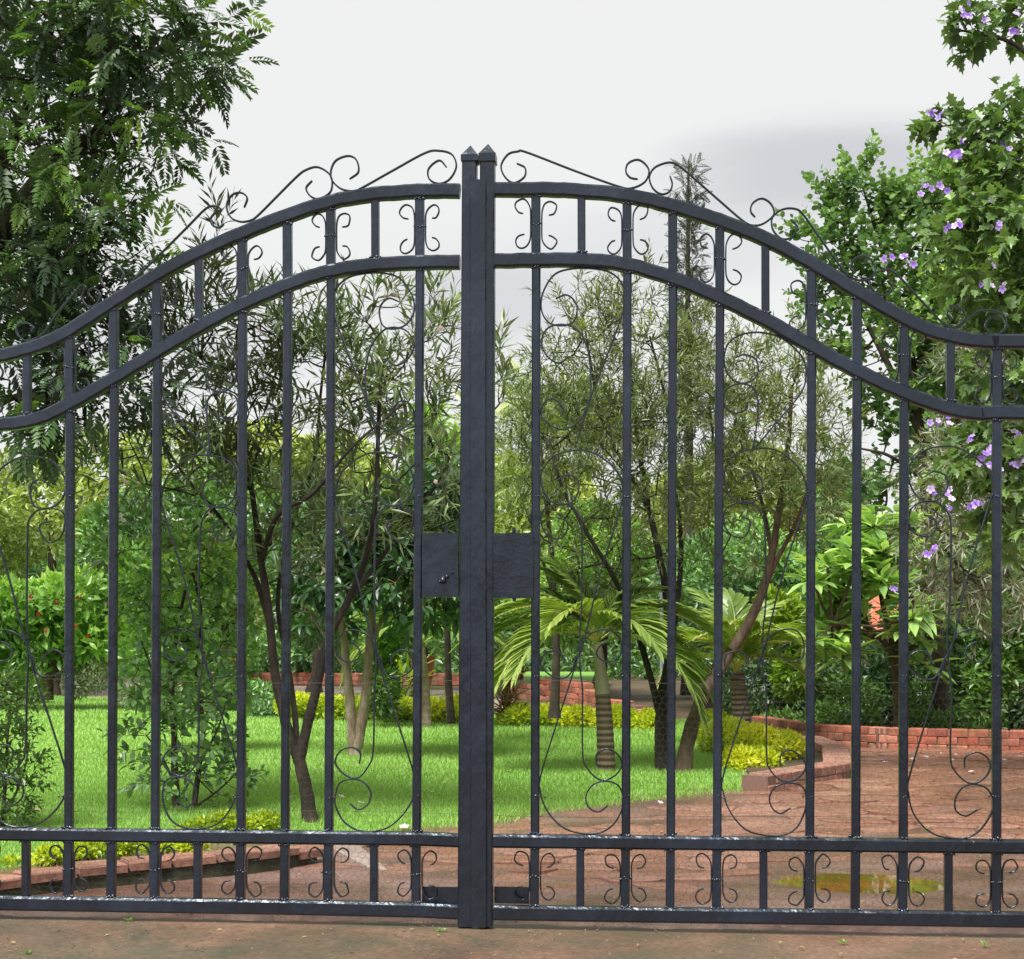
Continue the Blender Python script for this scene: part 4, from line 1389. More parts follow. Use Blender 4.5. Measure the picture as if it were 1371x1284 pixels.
OLE1 = (root, org, b, d, LL)

root, org, tips, b, d, LL = tree(
    "oleander_tree", "fine-leaved tree with a dark blackish trunk just right of the small palm on the lawn", "tree", None, 10.7,
    [[(888, 1034), (885, 985), (888, 930), (897, 875), (893, 800), (880, 730), (865, 660, .2), (850, 560, .2), (842, 460)],
     [(890, 985), (872, 910), (848, 830), (820, 770, -.2), (790, 720, -.3), (752, 650, -.3), (735, 590, -.2)],
     [(896, 880), (905, 820), (912, 740, .2), (905, 640, .3), (892, 540, .2), (870, 450, .1)],
     [(868, 680), (835, 620), (805, 560), (790, 480), (780, 420)]],
    [(785, 430, 55, 48, 10.7, .6), (850, 415, 38, 45, 10.7, .4), (760, 490, 55, 60, 10.7, .7), (850, 500, 80, 70, 10.7, .8), (735, 570, 55, 60, 10.7, .7),
     (820, 600, 90, 80, 10.7, .8), (890, 620, 60, 80, 10.7, .8), (760, 680, 75, 60, 10.7, .7), (850, 720, 70, 55, 10.8, .7), (800, 770, 80, 30, 10.8, .5, .5), (915, 520, 40, 70, 10.7, .6)],
    L_OLE2, B_DARK, T_NARROW, 330, 3, .55, .22, 13, 48, .088, tone=.40, rt=.0026, group=OLE_G,
    limb_r=[(.056, .010), (.030, .008), (.028, .008), (.018, .006)], updir=.35, toneamp=.2)

tree("oleander_tree", "fine-leaved tree with a pale brown trunk leaning right at the right edge of the lawn", "tree", None, 10.6,
     [[(914, 1035), (922, 990), (940, 935), (968, 890), (1000, 838), (1020, 795), (1033, 745), (1042, 690), (1055, 600, .1), (1060, 520)],
      [(1018, 800), (1040, 750), (1066, 700, -.1), (1085, 640, -.1), (1095, 570)],
      [(942, 930), (962, 870, .2), (963, 800, .3), (966, 720, .4), (958, 620, .3), (950, 540)],
      [(1033, 740), (1022, 680, .2), (1002, 610, .2), (990, 530)]],
     [(985, 500, 50, 45, 10.6, .5), (1045, 490, 55, 45, 10.6, .5), (960, 570, 50, 65, 10.6, .6), (1040, 580, 75, 70, 10.6, .7), (1105, 600, 35, 65, 10.6, .4),
      (980, 660, 60, 60, 10.6, .6), (1070, 670, 50, 50, 10.6, .5), (935, 460, 35, 50, 10.7, .4), (990, 740, 60, 30, 10.7, .4, .5)],
     L_OLE2, B_TAN, T_NARROW, 250, 3, .55, .22, 14, 50, .085, tone=.36, rt=.0026, group=OLE_G,
     limb_r=[(.062, .014), (.022, .008), (.022, .008), (.018, .006)], updir=.3, toneamp=.2)

# feathery light tree behind the posts
tree("feathery_tree", "pale feathery-leaved tree glimpsed right of the gate posts behind the lawn", "tree", None, 15,
     [[(742, 962), (745, 860), (740, 760), (730, 660), (722, 580)], [(742, 800), (710, 700), (680, 620)]],
     [(690, 560, 60, 18, 15, .8), (740, 545, 60, 20, 15, .8), (730, 600, 70, 25, 15, .8), (700, 640, 40, 25, 15, .8), (800, 560, 50, 40, 15, .8)],
     L_FAR, B_GREY, T_PINF, 90, 2, .5, .2, 5, 70, .24, tone=.25, limb_r=[(.05, .012), (.02, .008)], updir=.0, droop=.1)

# ---- big overhanging tree top left
tree("feather_leaf_tree", "big dark green feather-leaved tree hanging over the left gate leaf from the left", "tree", (P(-210, 0, 7.2)[0], 7.2, 0), 7.2,
     [[(-210, 1130), (-200, 900), (-170, 700), (-130, 520), (-60, 380), (0, 308), (42, 258), (87, 208), (116, 190), (152, 168), (200, 140)],
      [(-60, 385), (-20, 280, .3), (30, 160, .3), (52, 95, .2), (68, 40, .1), (74, -30), (90, -120)],
      [(-130, 520), (-60, 470, -.2), (20, 430, -.2), (90, 400, -.1), (150, 380)],
      [(-170, 700), (-90, 600, .2), (0, 540, .2), (60, 520, .1), (120, 500)],
      [(116, 190), (180, 90, .1), (240, 50), (290, 45)]],
     [(40, 60, 90, 95, 7.2, .7), (150, 60, 90, 90, 7.1, .45), (215, 75, 65, 65, 7.1, .45), (262, 50, 34, 40, 7.1, .2, 1.5), (285, 85, 20, 14, 7.1, .08, 2), (60, 200, 100, 90, 7.2, .6), (170, 160, 70, 55, 7.1, .4),
      (222, 118, 40, 28, 7.1, .3, .8), (95, 290, 105, 80, 7.2, .6), (30, 380, 90, 90, 7.2, .6), (130, 360, 65, 60, 7.1, .4), (40, 480, 80, 70, 7.2, .5), (120, 470, 60, 60, 7.1, .4), (160, 530, 45, 38, 7.1, .3),
      (65, 565, 65, 30, 7.1, .3), (-80, 250, 120, 300, 7.4, .9, .5), (80, -80, 200, 90, 7.2, .8, .7), (20, 545, 60, 40, 7.3, .3)],
     L_FERN, B_BROWN, T_PIN, 560, 1, .5, .16, 4, 60, .16, tone=.5, rt=.0030, droop=.12, updir=0, upj=.35, toneamp=.32, expo=.40,
     limb_r=[(.13, .010), (.035, .010), (.022, .008), (.028, .008), (.012, .006)], start=.45, tonej=.2)

# ---- small pale-stemmed tree with glossy leaves (centre left)
tree("mango_tree", "small tree with two pale stems and dark glossy leaves, left of the gate posts", "tree", None, 11.5,
     [[(475, 1021), (472, 985), (468, 935), (463, 885), (458, 840), (445, 790), (430, 750)],
      [(477, 1000), (487, 950), (493, 890), (497, 830), (505, 770), (520, 710), (535, 660)],
      [(495, 860), (520, 820), (560, 780), (590, 730)], [(466, 900), (440, 860), (415, 820)]],
     [(520, 780, 70, 45, 11.5, .6), (575, 770, 45, 50, 11.4, .5), (450, 770, 70, 45, 11.5, .6), (560, 700, 60, 50, 11.5, .6), (490, 710, 70, 50, 11.6, .6), (590, 655, 35, 40, 11.5, .3), (420, 820, 40, 25, 11.6, .4)],
     L_DARK, B_PALE, T_OV, 190, 2, .6, .20, 9, 62, .135, tone=.40, rt=.003, limb_r=[(.055, .016), (.050, .014), (.02, .008), (.018, .008)], updir=.15, droop=.15, toneamp=.25, shoot_r=.003)
# bright new growth clusters are a second, smaller tree behind
tree("mango_tree", "yellow-green flushing shrub tree directly left of the gate posts", "tree", None, 13.0,
     [[(604, 968), (600, 900), (598, 800), (595, 720), (600, 650)], [(598, 800), (575, 730), (560, 670)]],
     [(595, 640, 40, 30, 13, .5), (605, 700, 35, 40, 13, .5), (575, 680, 40, 40, 13, .5), (590, 590, 25, 25, 13, .3), (610, 780, 30, 40, 13, .4)],
     L_BRIGHT, B_GREY, T_OV, 60, 3, .5, .20, 9, 50, .17, tone=.45, limb_r=[(.04, .014), (.02, .01)], updir=.5, toneamp=.3)

# ---- dark shrub front left on the lawn
tree("lawn_shrub", "dark leafy shrub standing on the lawn behind the left gate leaf", "shrub", None, 7.9,
     [[(237, 1103), (234, 1040), (233, 980), (230, 910), (238, 840), (248, 790)],
      [(258, 1094), (266, 1030), (272, 970), (262, 900), (270, 830), (262, 780)],
      [(238, 1098), (262, 1080), (290, 1060), (312, 1040)], [(234, 1050), (215, 1010), (196, 985)], [(268, 1020), (292, 975), (305, 930)], [(232, 950), (205, 900), (190, 860)]],
     [(245, 800, 55, 45, 7.9, .3), (205, 860, 38, 35, 7.9, .3), (265, 870, 60, 50, 7.9, .35), (225, 930, 60, 50, 7.9, .35), (290, 930, 42, 45, 7.9, .3), (190, 985, 32, 28, 7.9, .2),
      (270, 1000, 50, 35, 7.9, .3), (205, 1035, 35, 25, 7.9, .2), (305, 1030, 32, 35, 7.9, .25), (250, 1060, 45, 25, 7.9, .3, .7), (250, 752, 50, 45, 7.8, .3, 2.2), (190, 790, 26, 45, 7.9, .2, 1.6), (310, 830, 25, 50, 7.9, .2, 1.6)],
     L_SHRUB, B_GREY, T_OVW, 210, 2, .6, .11, 6, 62, .062, tone=.7, rt=.0018, limb_r=[(.026, .007), (.018, .006), (.009, .004), (.008, .004), (.008, .004), (.008, .004)], updir=.2, toneamp=.2)

# ---- left edge bush with small pale leaves and white flowers
tree("garden_bush", "loose light green bush with small white flowers at the left edge of the lawn", "bush", None, 7.0,
     [[(2, 1140), (6, 1060), (10, 990), (14, 920)], [(0, 1130), (-30, 1040), (-50, 960)], [(4, 1100), (30, 1040), (40, 990)]],
     [(5, 930, 38, 40, 7.0, .3), (-40, 980, 50, 90, 7.0, .4), (15, 1000, 35, 40, 7.0, .25), (8, 1070, 32, 45, 7.0, .25), (-30, 1120, 50, 40, 6.9, .3), (35, 1045, 25, 20, 7, .15, .6)],
     L_BRIGHT, B_GREY, T_OV, 170, 2, .6, .10, 9, 60, .042, tone=.25, rt=.0014, limb_r=[(.012, .004), (.010, .004), (.008, .003)], updir=.25, toneamp=.2, shoot_r=.001)

# ---- round leaved tree at the right
tree("round_leaf_tree", "tall round-leaved green tree rising behind the brick wall at the right", "tree", None, 14.6,
     [[(1262, 990), (1256, 880), (1245, 760), (1238, 640), (1228, 540), (1215, 440), (1190, 360)],
      [(1240, 700), (1270, 600), (1300, 500), (1310, 400)], [(1232, 580), (1195, 500), (1160, 430), (1130, 350), (1116, 270)], [(1222, 500), (1200, 400), (1170, 300), (1155, 250)],
      [(1236, 640), (1190, 610), (1150, 600)]],
     [(1116, 262, 18, 32, 14.6, .3), (1155, 245, 20, 25, 14.6, .3), (1105, 330, 38, 40, 14.6, .5), (1262, 285, 42, 50, 14.6, .5), (1215, 275, 40, 40, 14.6, .5), (1310, 260, 40, 60, 14.8, .5), (1165, 310, 50, 45, 14.6, .6), (1150, 390, 60, 50, 14.6, .8), (1230, 360, 55, 65, 14.6, .8),
      (1290, 420, 60, 80, 14.6, .9), (1200, 460, 70, 50, 14.6, .9), (1250, 520, 50, 60, 14.6, .8), (1200, 545, 38, 38, 14.6, .6), (1300, 560, 50, 90, 14.6, .8), (1330, 340, 50, 80, 14.8, .8), (1370, 480, 50, 120, 14.8, .9), (1250, 430, 60, 60, 14.4, .8), (1130, 470, 35, 28, 14.6, .4, .6), (1120, 640, 38, 45, 14.8, .4, .7), (1205, 620, 30, 44, 14.6, .5, .8), (1165, 690, 34, 26, 14.8, .4, .9)],
     L_ROUND, B_GREY, T_RND, 560, 3, .5, .30, 12, 70, .064, tone=.46, rt=.0045, limb_r=[(.09, .02), (.04, .012), (.04, .012), (.03, .01), (.025, .01)], updir=.6, toneamp=.28, shoot_r=.003, start=.4)

# ---- purple flowered tree at the right edge, near the gate
root, org, tips, b, d, LL = tree(
    "flowering_tree", "purple-flowered tree with jagged leaves hanging in from the right edge", "tree", (P(1540, 0, 7.6)[0], 7.6, 0), 7.6,
    [[(1540, 1100), (1535, 900), (1520, 700), (1490, 520), (1450, 380), (1420, 240), (1400, 100), (1390, -40)],
     [(1520, 700), (1460, 620), (1400, 560), (1350, 530)], [(1450, 380), (1400, 330), (1350, 300), (1300, 300)],
     [(1420, 240), (1370, 205), (1320, 188), (1290, 178)], [(1400, 100), (1360, 60), (1310, 45), (1280, 40)], [(1530, 850), (1450, 760), (1380, 700), (1330, 680)]],
    [(1362, 22, 30, 28, 7.6, .2), (1290, 38, 22, 10, 7.6, .1, 1.8), (1322, 60, 18, 12, 7.6, .1, 1), (1268, 172, 26, 12, 7.6, .12, 1.8), (1325, 180, 34, 22, 7.6, .2), (1362, 160, 30, 30, 7.6, .2), (1350, 250, 45, 45, 7.6, .3), (1310, 240, 28, 20, 7.6, .2),
     (1340, 320, 60, 50, 7.6, .35), (1285, 305, 32, 26, 7.6, .2), (1365, 420, 45, 70, 7.6, .35), (1300, 380, 38, 35, 7.6, .25, .6), (1345, 530, 50, 45, 7.6, .3), (1365, 620, 42, 60, 7.6, .35),
     (1300, 620, 45, 50, 7.7, .3, .6), (1460, 350, 70, 260, 7.8, .6, .25), (1500, 120, 80, 120, 7.8, .5, .35), (1360, 710, 45, 40, 7.6, .3)],
    L_LOBED, B_GREY, T_LOB, 350, 2, .6, .12, 6, 65, .092, tone=.45, rt=.0022, droop=.35, updir=.1, toneamp=.22, limb_r=[(.07, .02), (.02, .006), (.02, .006), (.018, .005), (.015, .005), (.02, .006)], start=.4)
fme = [flower_mesh("flower", F_PURPLE, 5, .2, .45, t_) for t_ in (.25, .55, .85)]
fl = [(1247, 152), (1256, 158), (1290, 188), (1273, 206), (1283, 210), (1236, 249), (1247, 252), (1258, 248), (1184, 346), (1194, 344), (1206, 345), (1215, 350), (1270, 303), (1285, 302), (1347, 303), (1338, 308), (1290, 14), (1299, 22),
      (1317, 26), (1362, 18), (1355, 44), (1321, 607), (1329, 600), (1313, 611), (1325, 622), (1268, 566), (1256, 563), (1299, 588), (1276, 668), (1271, 655), (1300, 678), (1306, 674), (1358, 590), (1364, 582), (1362, 622), (1369, 616),
      (1241, 742), (1248, 737), (1197, 792), (1325, 268), (1350, 200), (1345, 380), (1330, 350), (1322, 382), (1246, 655), (1335, 625)]
for k, (fx, fy) in enumerate(fl):
    for r_ in range(3):
        o = bpy.data.objects.new("flower", fme[(k + r_) % 3]); COL.objects.link(o); o.parent = root
        yy = 7.35 if fy < 640 and fx > 1230 else 7.4
        w = P(fx + rng.normal(0, 4 * r_), fy + rng.normal(0, 3 * r_), yy + rng.uniform(-.12, .08)) - org
        o.location = w
        s = rng.uniform(.013, .022); o.scale = (s, s, s)
        o.rotation_euler = (rng.uniform(.5, 2.0), rng.uniform(-.8, .8), rng.uniform(-1, 1))

# grey-green narrow-leaved tree behind it
tree("willow_leaf_tree", "grey-green narrow-leaved tree filling the right edge above the drive", "tree", (P(1460, 0, 10.4)[0], 10.4, 0), 10.4,
     [[(1460, 1040), (1440, 900), (1400, 780), (1360, 680), (1330, 600), (1310, 520)], [(1400, 780), (1340, 740), (1280, 720), (1240, 700)], [(1360, 680), (1380, 560), (1390, 450)]],
     [(1250, 700, 42, 50, 10.4, .5), (1300, 750, 55, 50, 10.4, .6), (1350, 800, 50, 50, 10.4, .6), (1340, 690, 60, 50, 10.4, .6), (1290, 640, 60, 50, 10.4, .6), (1350, 580, 50, 60, 10.5, .6), (1260, 620, 30, 30, 10.4, .4), (1330, 480, 60, 50, 10.5, .5),
      (1265, 770, 35, 35, 10.4, .4)],
     L_GREY, B_GREY, T_OLE, 220, 3, .6, .2, 10, 55, .10, tone=.40, rt=.0026, updir=.1, droop=.1, toneamp=.22, limb_r=[(.08, .02), (.03, .01), (.03, .01)], start=.3)

# ---- thin conifer spire
root, org, tips, b, d, LL = tree(
    "conifer_tree", "thin tall conifer spire standing against the sky right of the gate posts", "tree", None, 24,
    [[(925, 930), (923, 700), (921, 500), (921, 350), (922, 215)]],
    [(922, 228, 10, 16, 24, .15), (921, 260, 13, 22, 24, .2), (920, 300, 15, 30, 24, .22), (920, 350, 17, 35, 24, .25), (920, 410, 19, 40, 24, .28), (921, 480, 22, 45, 24, .3), (921, 560, 26, 50, 24, .35)],
    L_CYP, B_GREY, T_PINF, 260, 1, .35, .14, 4, 45, .22, tone=.45, limb_r=[(.12, .015)], updir=.5, rt=.003, start=.1, grow_it=True)

# ---- frangipani with big leaves
def frangipani():
    Y = 13.9
    org = P(1203, 0, Y); org[2] = 0
    root = empty("frangipani_tree", tuple(org))
    tag(root, "frangipani tree with rosettes of large bright leaves behind the brick wall at the right", "tree")
    trunk = [(1203, 992), (1202, 940), (1199, 890), (1196, 872)]
    limb(root, org, px_path(trunk, Y), .05, .045, B_TAN, "trunk")
    br = [[(1196, 876), (1175, 850), (1150, 830), (1130, 800)], [(1197, 876), (1210, 840), (1230, 810), (1240, 780)], [(1197, 874), (1190, 840), (1180, 800), (1178, 750)],
          [(1198, 880), (1225, 865), (1250, 850)], [(1160, 838), (1150, 790), (1145, 740)], [(1190, 800, -.3), (1200, 760, -.4), (1205, 730, -.4)], [(1175, 852, -.2), (1140, 850, -.4), (1115, 835, -.5)]]
    ends = []
    for q in br:
        w = px_path(q, Y); limb(root, org, w, .032, .018, B_TAN, "branch", 7); ends.append(w[-1])
    ros = [(1110, 800), (1130, 770), (1160, 740), (1185, 720), (1215, 745), (1238, 775), (1250, 820), (1215, 800), (1180, 780), (1145, 820), (1120, 850), (1165, 705), (1200, 690), (1228, 715), (1100, 830), (1150, 865), (1240, 855), (1190, 825), (1108, 760), (1140, 735)]
    ends = np.array(ends)
    tmpl = [t_ovate(.145, .2, .3), t_ovate(.165, .32, .25), t_ovate(.15, .1, .4)]
    mes = []
    for t_ in tmpl:
        for tn in (.3, .6, .85):
            mb = MB().add(t_[0], t_[1], tn + t_[2]); o = mb.build("leaf", L_PLUM); mes.append(o.data); bpy.data.objects.remove(o)
    tw = []
    nleaf = 0
    ros = ros + [(x + rng.normal(0, 16), y + rng.normal(0, 16)) for x, y in ros] + [(1130, 880), (1115, 815), (1135, 705), (1220, 830), (1235, 745), (1170, 770), (1110, 870), (1135, 850), (1215, 860), (1235, 890), (1100, 790)]
    ros = [q for q in ros if not (1140 < q[0] < 1196 and 808 < q[1] < 872)]
    for (x, y) in ros:
        c = P(x, y, Y + rng.uniform(-.75, .15))
        e = ends[np.argmin(np.linalg.norm(ends - c, axis=1))]
        tw.append([e, (e + c) / 2 + np.array((0, 0, -.04)), c])
        for k in range(16):
            phi = k * 2.4; el = rng.uniform(-.45, .8)
            dv = Vector((math.cos(phi) * math.cos(el), math.sin(phi) * math.cos(el), math.sin(el)))
            o = bpy.data.objects.new("leaf", mes[rng.integers(9)]); COL.objects.link(o); o.parent = root
            o.location = Vector(c - org) + dv * .03
            s = rng.uniform(.22, .33); o.scale = (s, s, s)
            q = dv.to_track_quat('Y', 'Z'); o.rotation_mode = 'QUATERNION'; o.rotation_quaternion = q
            nleaf += 1
    MB().tubes(np.array(tw), np.full((len(tw), 3), .013), 6).build("twigs", B_TAN, root, origin=org)['kind'] = 'stuff'


frangipani()


# ---- palms: every frond a part
def frond_mesh(L, droop, nl, ll, lw, tone, curl, vshape=.5, lsag=.5):
    """arching rachis with folded leaflets; along +Y, up +Z"""
    mb = MB()
    s = np.linspace(0, 1, nl)
    def ax(s): return np.stack([np.sin(s * curl) * .06 * L, L * (s - .22 * droop * s ** 3), L * (.42 * s * (1 - .1 * s) - droop * s ** 2.0 * .9)], -1)
    sp = np.linspace(0, 1, 10)
    mb.tubes(ax(sp), .012 * (1 - sp * .8) * (L / 1.0) ** .5, 5, tone + .3)
    tt = nrm(np.gradient(ax(s), axis=0))
    for sd in (-1, 1):
        keep = s > .14
        b = ax(s)[keep]; t_ = tt[keep]; ss = s[keep]
        n_ = len(b)
        side = np.broadcast_to(np.array((sd, 0, 0.0)), b.shape)
        upv = nrm(np.cross(t_, side) * -sd)
        upv = np.where(upv[:, 2:3] < 0, -upv, upv)
        ang = np.radians(62 - 38 * ss + rng.normal(0, 4, n_))
        d = nrm(t_ * np.cos(ang)[:, None] + side * np.sin(ang)[:, None] + upv * (vshape * (.8 - ss * .4))[:, None] if np.ndim(vshape) else t_ * np.cos(ang)[:, None] + side * np.sin(ang)[:, None] + upv * (vshape * (.8 - ss * .5))[:, None])
        le = ll * np.sin(np.clip(ss * 1.02 + .12, 0, 1) * math.pi * .93) ** .6 * rng.uniform(.88, 1.05, n_)
        wv = nrm(np.cross(d, upv))
        P0 = b; sag = np.array((0, 0, -1.0))
        P1 = b + d * (le * .35)[:, None]
        P2 = b + d * (le * .72)[:, None] + sag * (le * lsag * .22)[:, None]
        P3 = b + d * (le * .96)[:, None] + sag * (le * lsag * .62)[:, None]
        v = np.stack([P0, P1 + wv * lw * .5, P1 - wv * lw * .5, P1 - upv * lw * .18, P2 + wv * lw * .45, P2 - wv * lw * .45, P2 - upv * lw * .16, P3], 1)
        tf = np.array([(0, 1, 3), (0, 3, 2), (1, 4, 6), (1, 6, 3), (3, 6, 5), (3, 5, 2), (4, 7, 6), (6, 7, 5)])
        f = (tf[None] + (np.arange(n_) * 8)[:, None, None]).reshape(-1, 3)
        tn = tone + rng.normal(0, .08, n_)[:, None] + np.array([-.1, 0, 0, -.1, .05, .05, 0, .15])[None]
        mb.add(v.reshape(-1, 3), f, tn.ravel())
    o = mb.build("frond", L_PALM); me = o.data; bpy.data.objects.remove(o)
    return me


def palm(label, px, pyb, Y, crown_px, trunk_r, fronds, tl, ringed=True, shaft=None, mat=None):
    mat = mat or B_PALM
    org = P(px, 0, Y); org[2] = 0
    root = empty("palm_tree", tuple(org)); tag(root, label, "palm", "small garden palms")
    top = P(crown_px[0], crown_px[1], Y)
    n_ = 40
    s = np.linspace(0, 1, n_)
    base = P(px, pyb, Y)
    path = base + (top - base) * s[:, None] + np.array((1, 0, 0)) * (np.sin(s * 3.1) * .012)[:, None]
    hs = .62 if shaft else 1
    tr = s <= hs
    rad = trunk_r * (1.25 - .35 * s) * (1 + .05 * (np.arange(n_) % 3 == 0))
    MB().tubes(path[tr], rad[tr], 12).build("trunk", mat, root, origin=org, smooth=False)
    if shaft:
        tr = s >= hs - .03
        MB().tubes(path[tr], trunk_r * (1.05 - .5 * (s[tr] - hs) / (1 - hs)), 12, .5).build("crownshaft", L_SHAFT, root, origin=org, smooth=True)
    for (az, tilt, L, droop, ll, tone) in fronds:
        me = frond_mesh(L, droop, int(30 * L / .8) + 6, ll, .027 * L / .8 + .005, tone, rng.uniform(-1, 1), lsag=rng.uniform(.35, .7))
        o = bpy.data.objects.new("frond", me); COL.objects.link(o); o.parent = root
        o.location = top - org + np.array((0, 0, rng.uniform(-.03, .03)))
        o.rotation_euler = (math.radians(tilt), rng.uniform(-.15, .15), math.radians(az))
    return root


# azimuth: 0 = away from the camera, 90 = left, -90 = right, 180 = towards the camera
palm("small feather palm with a ringed grey trunk in the middle of the lawn", 812, 1036, 10.65, (800, 862), .052,
     [(88, 22, 1.0, .9, .36, .6), (70, 42, .95, .75, .38, .5), (108, 5, 1.0, 1.1, .36, .75), (96, 34, 1.0, 1.0, .36, .65), (-84, 18, .9, 1.25, .38, .6), (-95, 35, .95, 1.1, .38, .55), (-62, 45, .8, .7, .34, .4), (75, 58, .8, .5, .36, .4), (-75, 60, .7, .5, .34, .45), (20, 45, .8, .55, .34, .35), (-20, 40, .8, .6, .34, .4),
      (150, 35, .75, .9, .34, .7), (-150, 30, .75, 1.0, .34, .55), (128, 15, .85, .9, .36, .65), (-115, 5, .9, 1.1, .38, .5), (50, 50, .8, .5, .34, .5)], 1, shaft=True)
palm("bushy low palm behind the lime hedge at the right end of the lawn", 994, 990, 13.3, (985, 900), .075,
     [(90, 35, .8, .6, .34, .7), (75, 55, .8, .45, .34, .6), (105, 15, .75, .8, .32, .75), (-85, 35, .75, .65, .34, .7), (-70, 58, .85, .45, .34, .65), (-105, 18, .7, .85, .32, .8), (-40, 55, .9, .5, .4, .4), (10, 60, .9, .4, .4, .4),
      (160, 55, .8, .7, .36, .75), (-150, 50, .85, .8, .38, .7), (130, 42, .75, .7, .34, .8), (-125, 40, .75, .75, .34, .7), (45, 60, .95, .45, .4, .5)], 1)
palm("slender young palm with a pale trunk just left of the gate posts", 570, 976, 15.6, (563, 862), .05,
     [(80, 25, 1.0, .6, .4, .5), (100, 5, .95, .9, .4, .6), (-75, 40, 1.0, .55, .4, .4), (-95, 20, 1.0, .8, .4, .55), (30, 50, .9, .5, .38, .35), (-30, 55, .9, .5, .38, .4), (150, 40, .8, .9, .36, .6), (-140, 30, .85, .9, .38, .5)], 1, mat=B_PALE)

# spiky reddish plant (cordyline) by the posts
def spiky(name, label, cat, px, pyb, Y, n_, L, w, mat, tone, hgt, group=None):
    org = P(px, pyb, Y); org[2] = 0
    root = empty(name, tuple(org)); tag(root, label, cat, group)
    k = np.arange(n_)
    z = rng.uniform(.1, 1, n_) * hgt
    b = np.stack([rng.normal(0, .04, n_), rng.normal(0, .04, n_), z], 1) + org
    az = k * 2.4; el = rng.uniform(.15, 1.3, n_)
    d = np.stack([np.cos(az) * np.cos(el), np.sin(az) * np.cos(el), np.sin(el)], 1)
    mb = MB(); put_leaves(mb, t_lance(w, .3), b, d, L * rng.uniform(.7, 1.1, n_), np.clip(tone + rng.normal(0, .22, n_), 0, 1), .2)
    mb.build("foliage", mat, root, origin=org)['kind'] = 'stuff'
    st = np.array([[org + (0, 0, -.02), org + (rng.normal(0, .03), 0, hgt * .5), org + (rng.normal(0, .05), 0, hgt * .95)] for _ in range(3)])
    MB().tubes(st, np.full((3, 3), .012), 6).build("stem", B_TAN, root, origin=org)
    return root


spiky("cordyline", "reddish spiky-leaved plant just right of the gate posts at the back of the lawn", "plant", 678, 972, 16.0, 110, .34, .06, L_RED, .45, .62)
spiky("grass_plant", "yellowish spiky plant beside the slender palm left of the gate posts", "plant", 540, 960, 17.5, 60, .5, .05, L_LIME, .2, .5)


# ---- bushes, hedges and the trees behind: leaf volumes with an uneven outline
def bush(name, label, cat, lobes, tmpl, mat, n_, size, tone=.4, toneamp=.2, group=None, trunk=None, bark=B_GREY, kind=None, shell=.45, f=1.6, up=.3, trunk_r=.05, dark_in=.0, base_px=None):
    """lobes: (px, py, rx, ry, Y, rY)"""
    l0 = lobes[0]
    org = P(base_px if base_px is not None else l0[0], 0, l0[4]); org[2] = 0
    root = empty(name, tuple(org)); tag(root, label, cat, group)
    area = np.array([l_[2] * l_[3] * (l_[6] if len(l_) > 6 else 1) for l_ in lobes], float)
    ns = (n_ * area / area.sum()).astype(int)
    mb = MB()
    for l_, k in zip(lobes, ns):
        s = l_[4] / FPX
        rad = np.array((l_[2] * s, l_[5], l_[3] * s))
        u = nrm(rv(k))
        # lumpy radius from a few random bumps
        bd = nrm(rv(14)); bh = rng.uniform(-.28, .22, 14)
        w = np.exp(6 * (u @ bd.T - 1)) @ bh
        r = (shell + (1 - shell) * rng.uniform(0, 1, k) ** .5) * (1 + w)
        p = P(l_[0], l_[1], l_[4]) + u * r[:, None] * rad
        d = nrm(u + rv(k, .7) + np.array((0, 0, up)))
        ok = p[:, 2] > 0.01
        p, d, u = p[ok], d[ok], u[ok]
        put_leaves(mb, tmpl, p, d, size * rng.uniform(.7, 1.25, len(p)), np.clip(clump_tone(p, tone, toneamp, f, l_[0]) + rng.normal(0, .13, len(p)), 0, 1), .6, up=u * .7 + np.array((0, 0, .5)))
    o = mb.build("foliage", mat, root, origin=org); o['kind'] = 'stuff'
    if trunk:
        for i, tp in enumerate(trunk):
            w = px_path(tp, l0[4]); limb(root, org, w, trunk_r, trunk_r * .45, bark, "trunk" if i == 0 else "branch", 7)
    return root


LH = "clipped lime-green hedges round the lawn"
bush("lime_hedge", "lime-yellow low hedge at the back of the lawn left of the gate posts", "hedge",
     [(400, 946, 30, 16, 17, .35), (440, 948, 34, 15, 17, .35), (490, 950, 34, 16, 16.8, .35), (530, 951, 30, 17, 16.6, .35), (575, 952, 34, 18, 16.6, .35), (615, 953, 26, 18, 16.6, .35)], T_SMALL, L_LIME, 16000, .06, .55, .25, LH, shell=.6, f=3)
bush("lime_hedge", "lime-yellow hedge between the gate posts and the small palm", "hedge",
     [(690, 960, 26, 18, 16, .35), (730, 962, 34, 17, 16, .35), (775, 965, 36, 18, 15.8, .35), (825, 966, 34, 18, 15.6, .35), (868, 968, 26, 18, 15.4, .3)], T_SMALL, L_LIME, 15000, .058, .6, .25, LH, shell=.6, f=3)
bush("lime_hedge", "bright yellow-green hedge in the raised brick bed at the right of the lawn", "hedge",
     [(950, 975, 26, 22, 13.5, .3), (975, 990, 32, 26, 12.2, .35), (1010, 1000, 34, 28, 11.6, .35), (1045, 1003, 32, 24, 11.6, .35), (990, 1020, 24, 20, 10.9, .25), (1022, 1022, 22, 16, 10.9, .2)], T_SMALL, L_LIME, 22000, .046, .6, .25, LH, shell=.6, f=4)
bush("lime_hedge", "small lime tufts growing behind the kerb under the dark shrub", "hedge",
     [(275, 1106, 24, 9, 7.15, .1), (302, 1100, 18, 11, 7.3, .1), (326, 1104, 14, 8, 7.3, .1), (352, 1100, 20, 11, 7.3, .12), (250, 1112, 14, 6, 7.1, .08)], T_SMALL, L_LIME, 2600, .032, .5, .25, LH, shell=.1, f=5)
